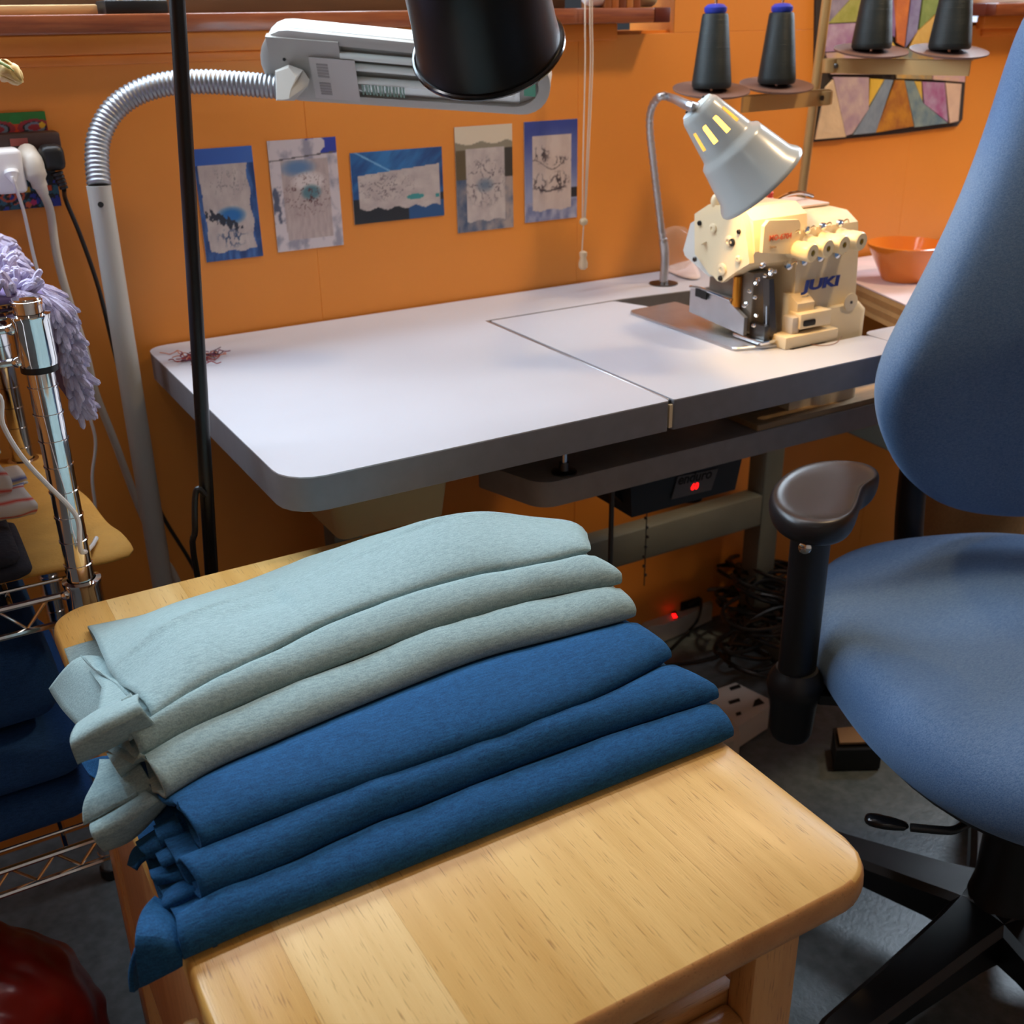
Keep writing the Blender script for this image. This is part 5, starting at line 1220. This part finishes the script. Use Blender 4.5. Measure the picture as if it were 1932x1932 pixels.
q = B(); pts = [PZ(x, y, .043) for x, y in [(1280, 1143), (1318, 1133), (1320, 1143), (1284, 1153)]]; q.prism(pts, (0, 0, .018)); obj('black_plug', q, m_black, t)
q = B(); q.tube([PZ(1300, 1143, .06), PZ(1322, 1130, .07), PZ(1318, 1165, .05), PZ(1300, 1190, .01), PZ(1265, 1225, .006)], .003, 8, 5); obj('cord', q, m_black, t)
t = thing('outlet_block', 'large white outlet block with slanted sockets on floor behind fabric stack', 'power strip', (1.2, -.3, 0))
pts = [PZ(x, y, .05) for x, y in [(1335, 1322), (1352, 1300), (1388, 1288), (1450, 1318), (1452, 1332), (1390, 1372), (1384, 1372), (1340, 1330)]]
q = B(); q.prism([Vector((p.x, p.y, .003)) for p in pts], (0, 0, .047)); obj('housing', q, m_off, t, ang=30)
for P4 in ([(1374, 1324), (1394, 1318), (1397, 1323), (1377, 1329)], [(1388, 1346), (1397, 1343), (1399, 1348), (1390, 1351)], [(1424, 1322), (1432, 1318), (1442, 1327), (1420, 1334)], [(1376, 1298), (1394, 1292), (1398, 1297), (1379, 1303)]):
    q = B(); q.prism([PZ(x, y, .0502) for x, y in P4], (0, 0, .0012)); obj('socket', q, m_dark, t)
pts = [PZ(x, y, .055) for x, y in [(1318, 1318), (1345, 1315), (1393, 1370), (1397, 1384), (1385, 1396), (1360, 1400), (1330, 1370)]]
q = B(); q.prism([Vector((p.x, p.y, .003)) for p in pts], (0, 0, .05)); tag(obj('adapter_box', q, mat('warm_white_plastic', (198, 192, 178), .5), ang=30), 'off-white adapter box beside outlet block, half hidden by fabric stack', 'adapter')
rnd = random.Random(9)
t = thing('cable_tangle', 'black tangle of cables heaped on floor under sewing table', 'cables', tuple(PZ(1425, 1250, 0)))
for k in range(34):
    c = PZ(1420+rnd.uniform(-30, 40), 1240+rnd.uniform(-85, 70), 0); pts = []
    a0_ = rnd.uniform(0, 6.28); rx = rnd.uniform(.03, .07); ry = rnd.uniform(.03, .07); tl = rnd.uniform(-.05, .05)
    for i in range(10): a = a0_+i*.62; pts.append(c+Vector((rx*cos(a), ry*sin(a), (.012+.012*(k%16)*.55)+tl*cos(a)*.5+.045)))
    for p in pts: p.z = max(.006, p.z)
    q = B(); q.tube(pts, .0042, 8, 4); obj('cable', q, mat('black_cable', (15, 14, 15), .35), t)
q = B(); q.tube([PZ(1175, 1130, .03), PZ(1240, 1122, .05), PZ(1340, 1112, .07), PZ(1420, 1108, .08), PZ(1458, 1116, .08), PZ(1462, 1140, .05), PZ(1450, 1170, .02)], .0042, 8, 5)
tag(obj('grey_cable', q, mat('grey_cable_vinyl', (120, 112, 104), .5)), 'grey cable arching over floor beside the power strip', 'cable')
q = B(); q.tube([PZ(1195, 1260, .006), PZ(1300, 1250, .006), PZ(1360, 1235, .006), PZ(1400, 1212, .008)], .003, 8, 5)
tag(obj('thin_cable', q, mat('black_cable', (15, 14, 15), .35)), 'thin black cable running along floor to the cable tangle', 'cable')
t = thing('foot_pedal', 'tan foot pedal with black rim on floor beside chair', 'pedal', tuple(PZ(1610, 1395, 0)))
P4 = [PZ(x, y, .045) for x, y in [(1572, 1372), (1650, 1366), (1665, 1412), (1578, 1414)]]
q = B(); q.prism([Vector((p.x, p.y, .003)) for p in P4], (0, 0, .040)); obj('pedal_base', q, m_black, t)
P4 = [PZ(x, y, .047) for x, y in [(1579, 1377), (1645, 1371), (1658, 1403), (1584, 1405)]]
q = B(); q.prism(P4, (0, 0, .004)); obj('tread', q, mat('tan_rubber', (150, 118, 84), .6), t)
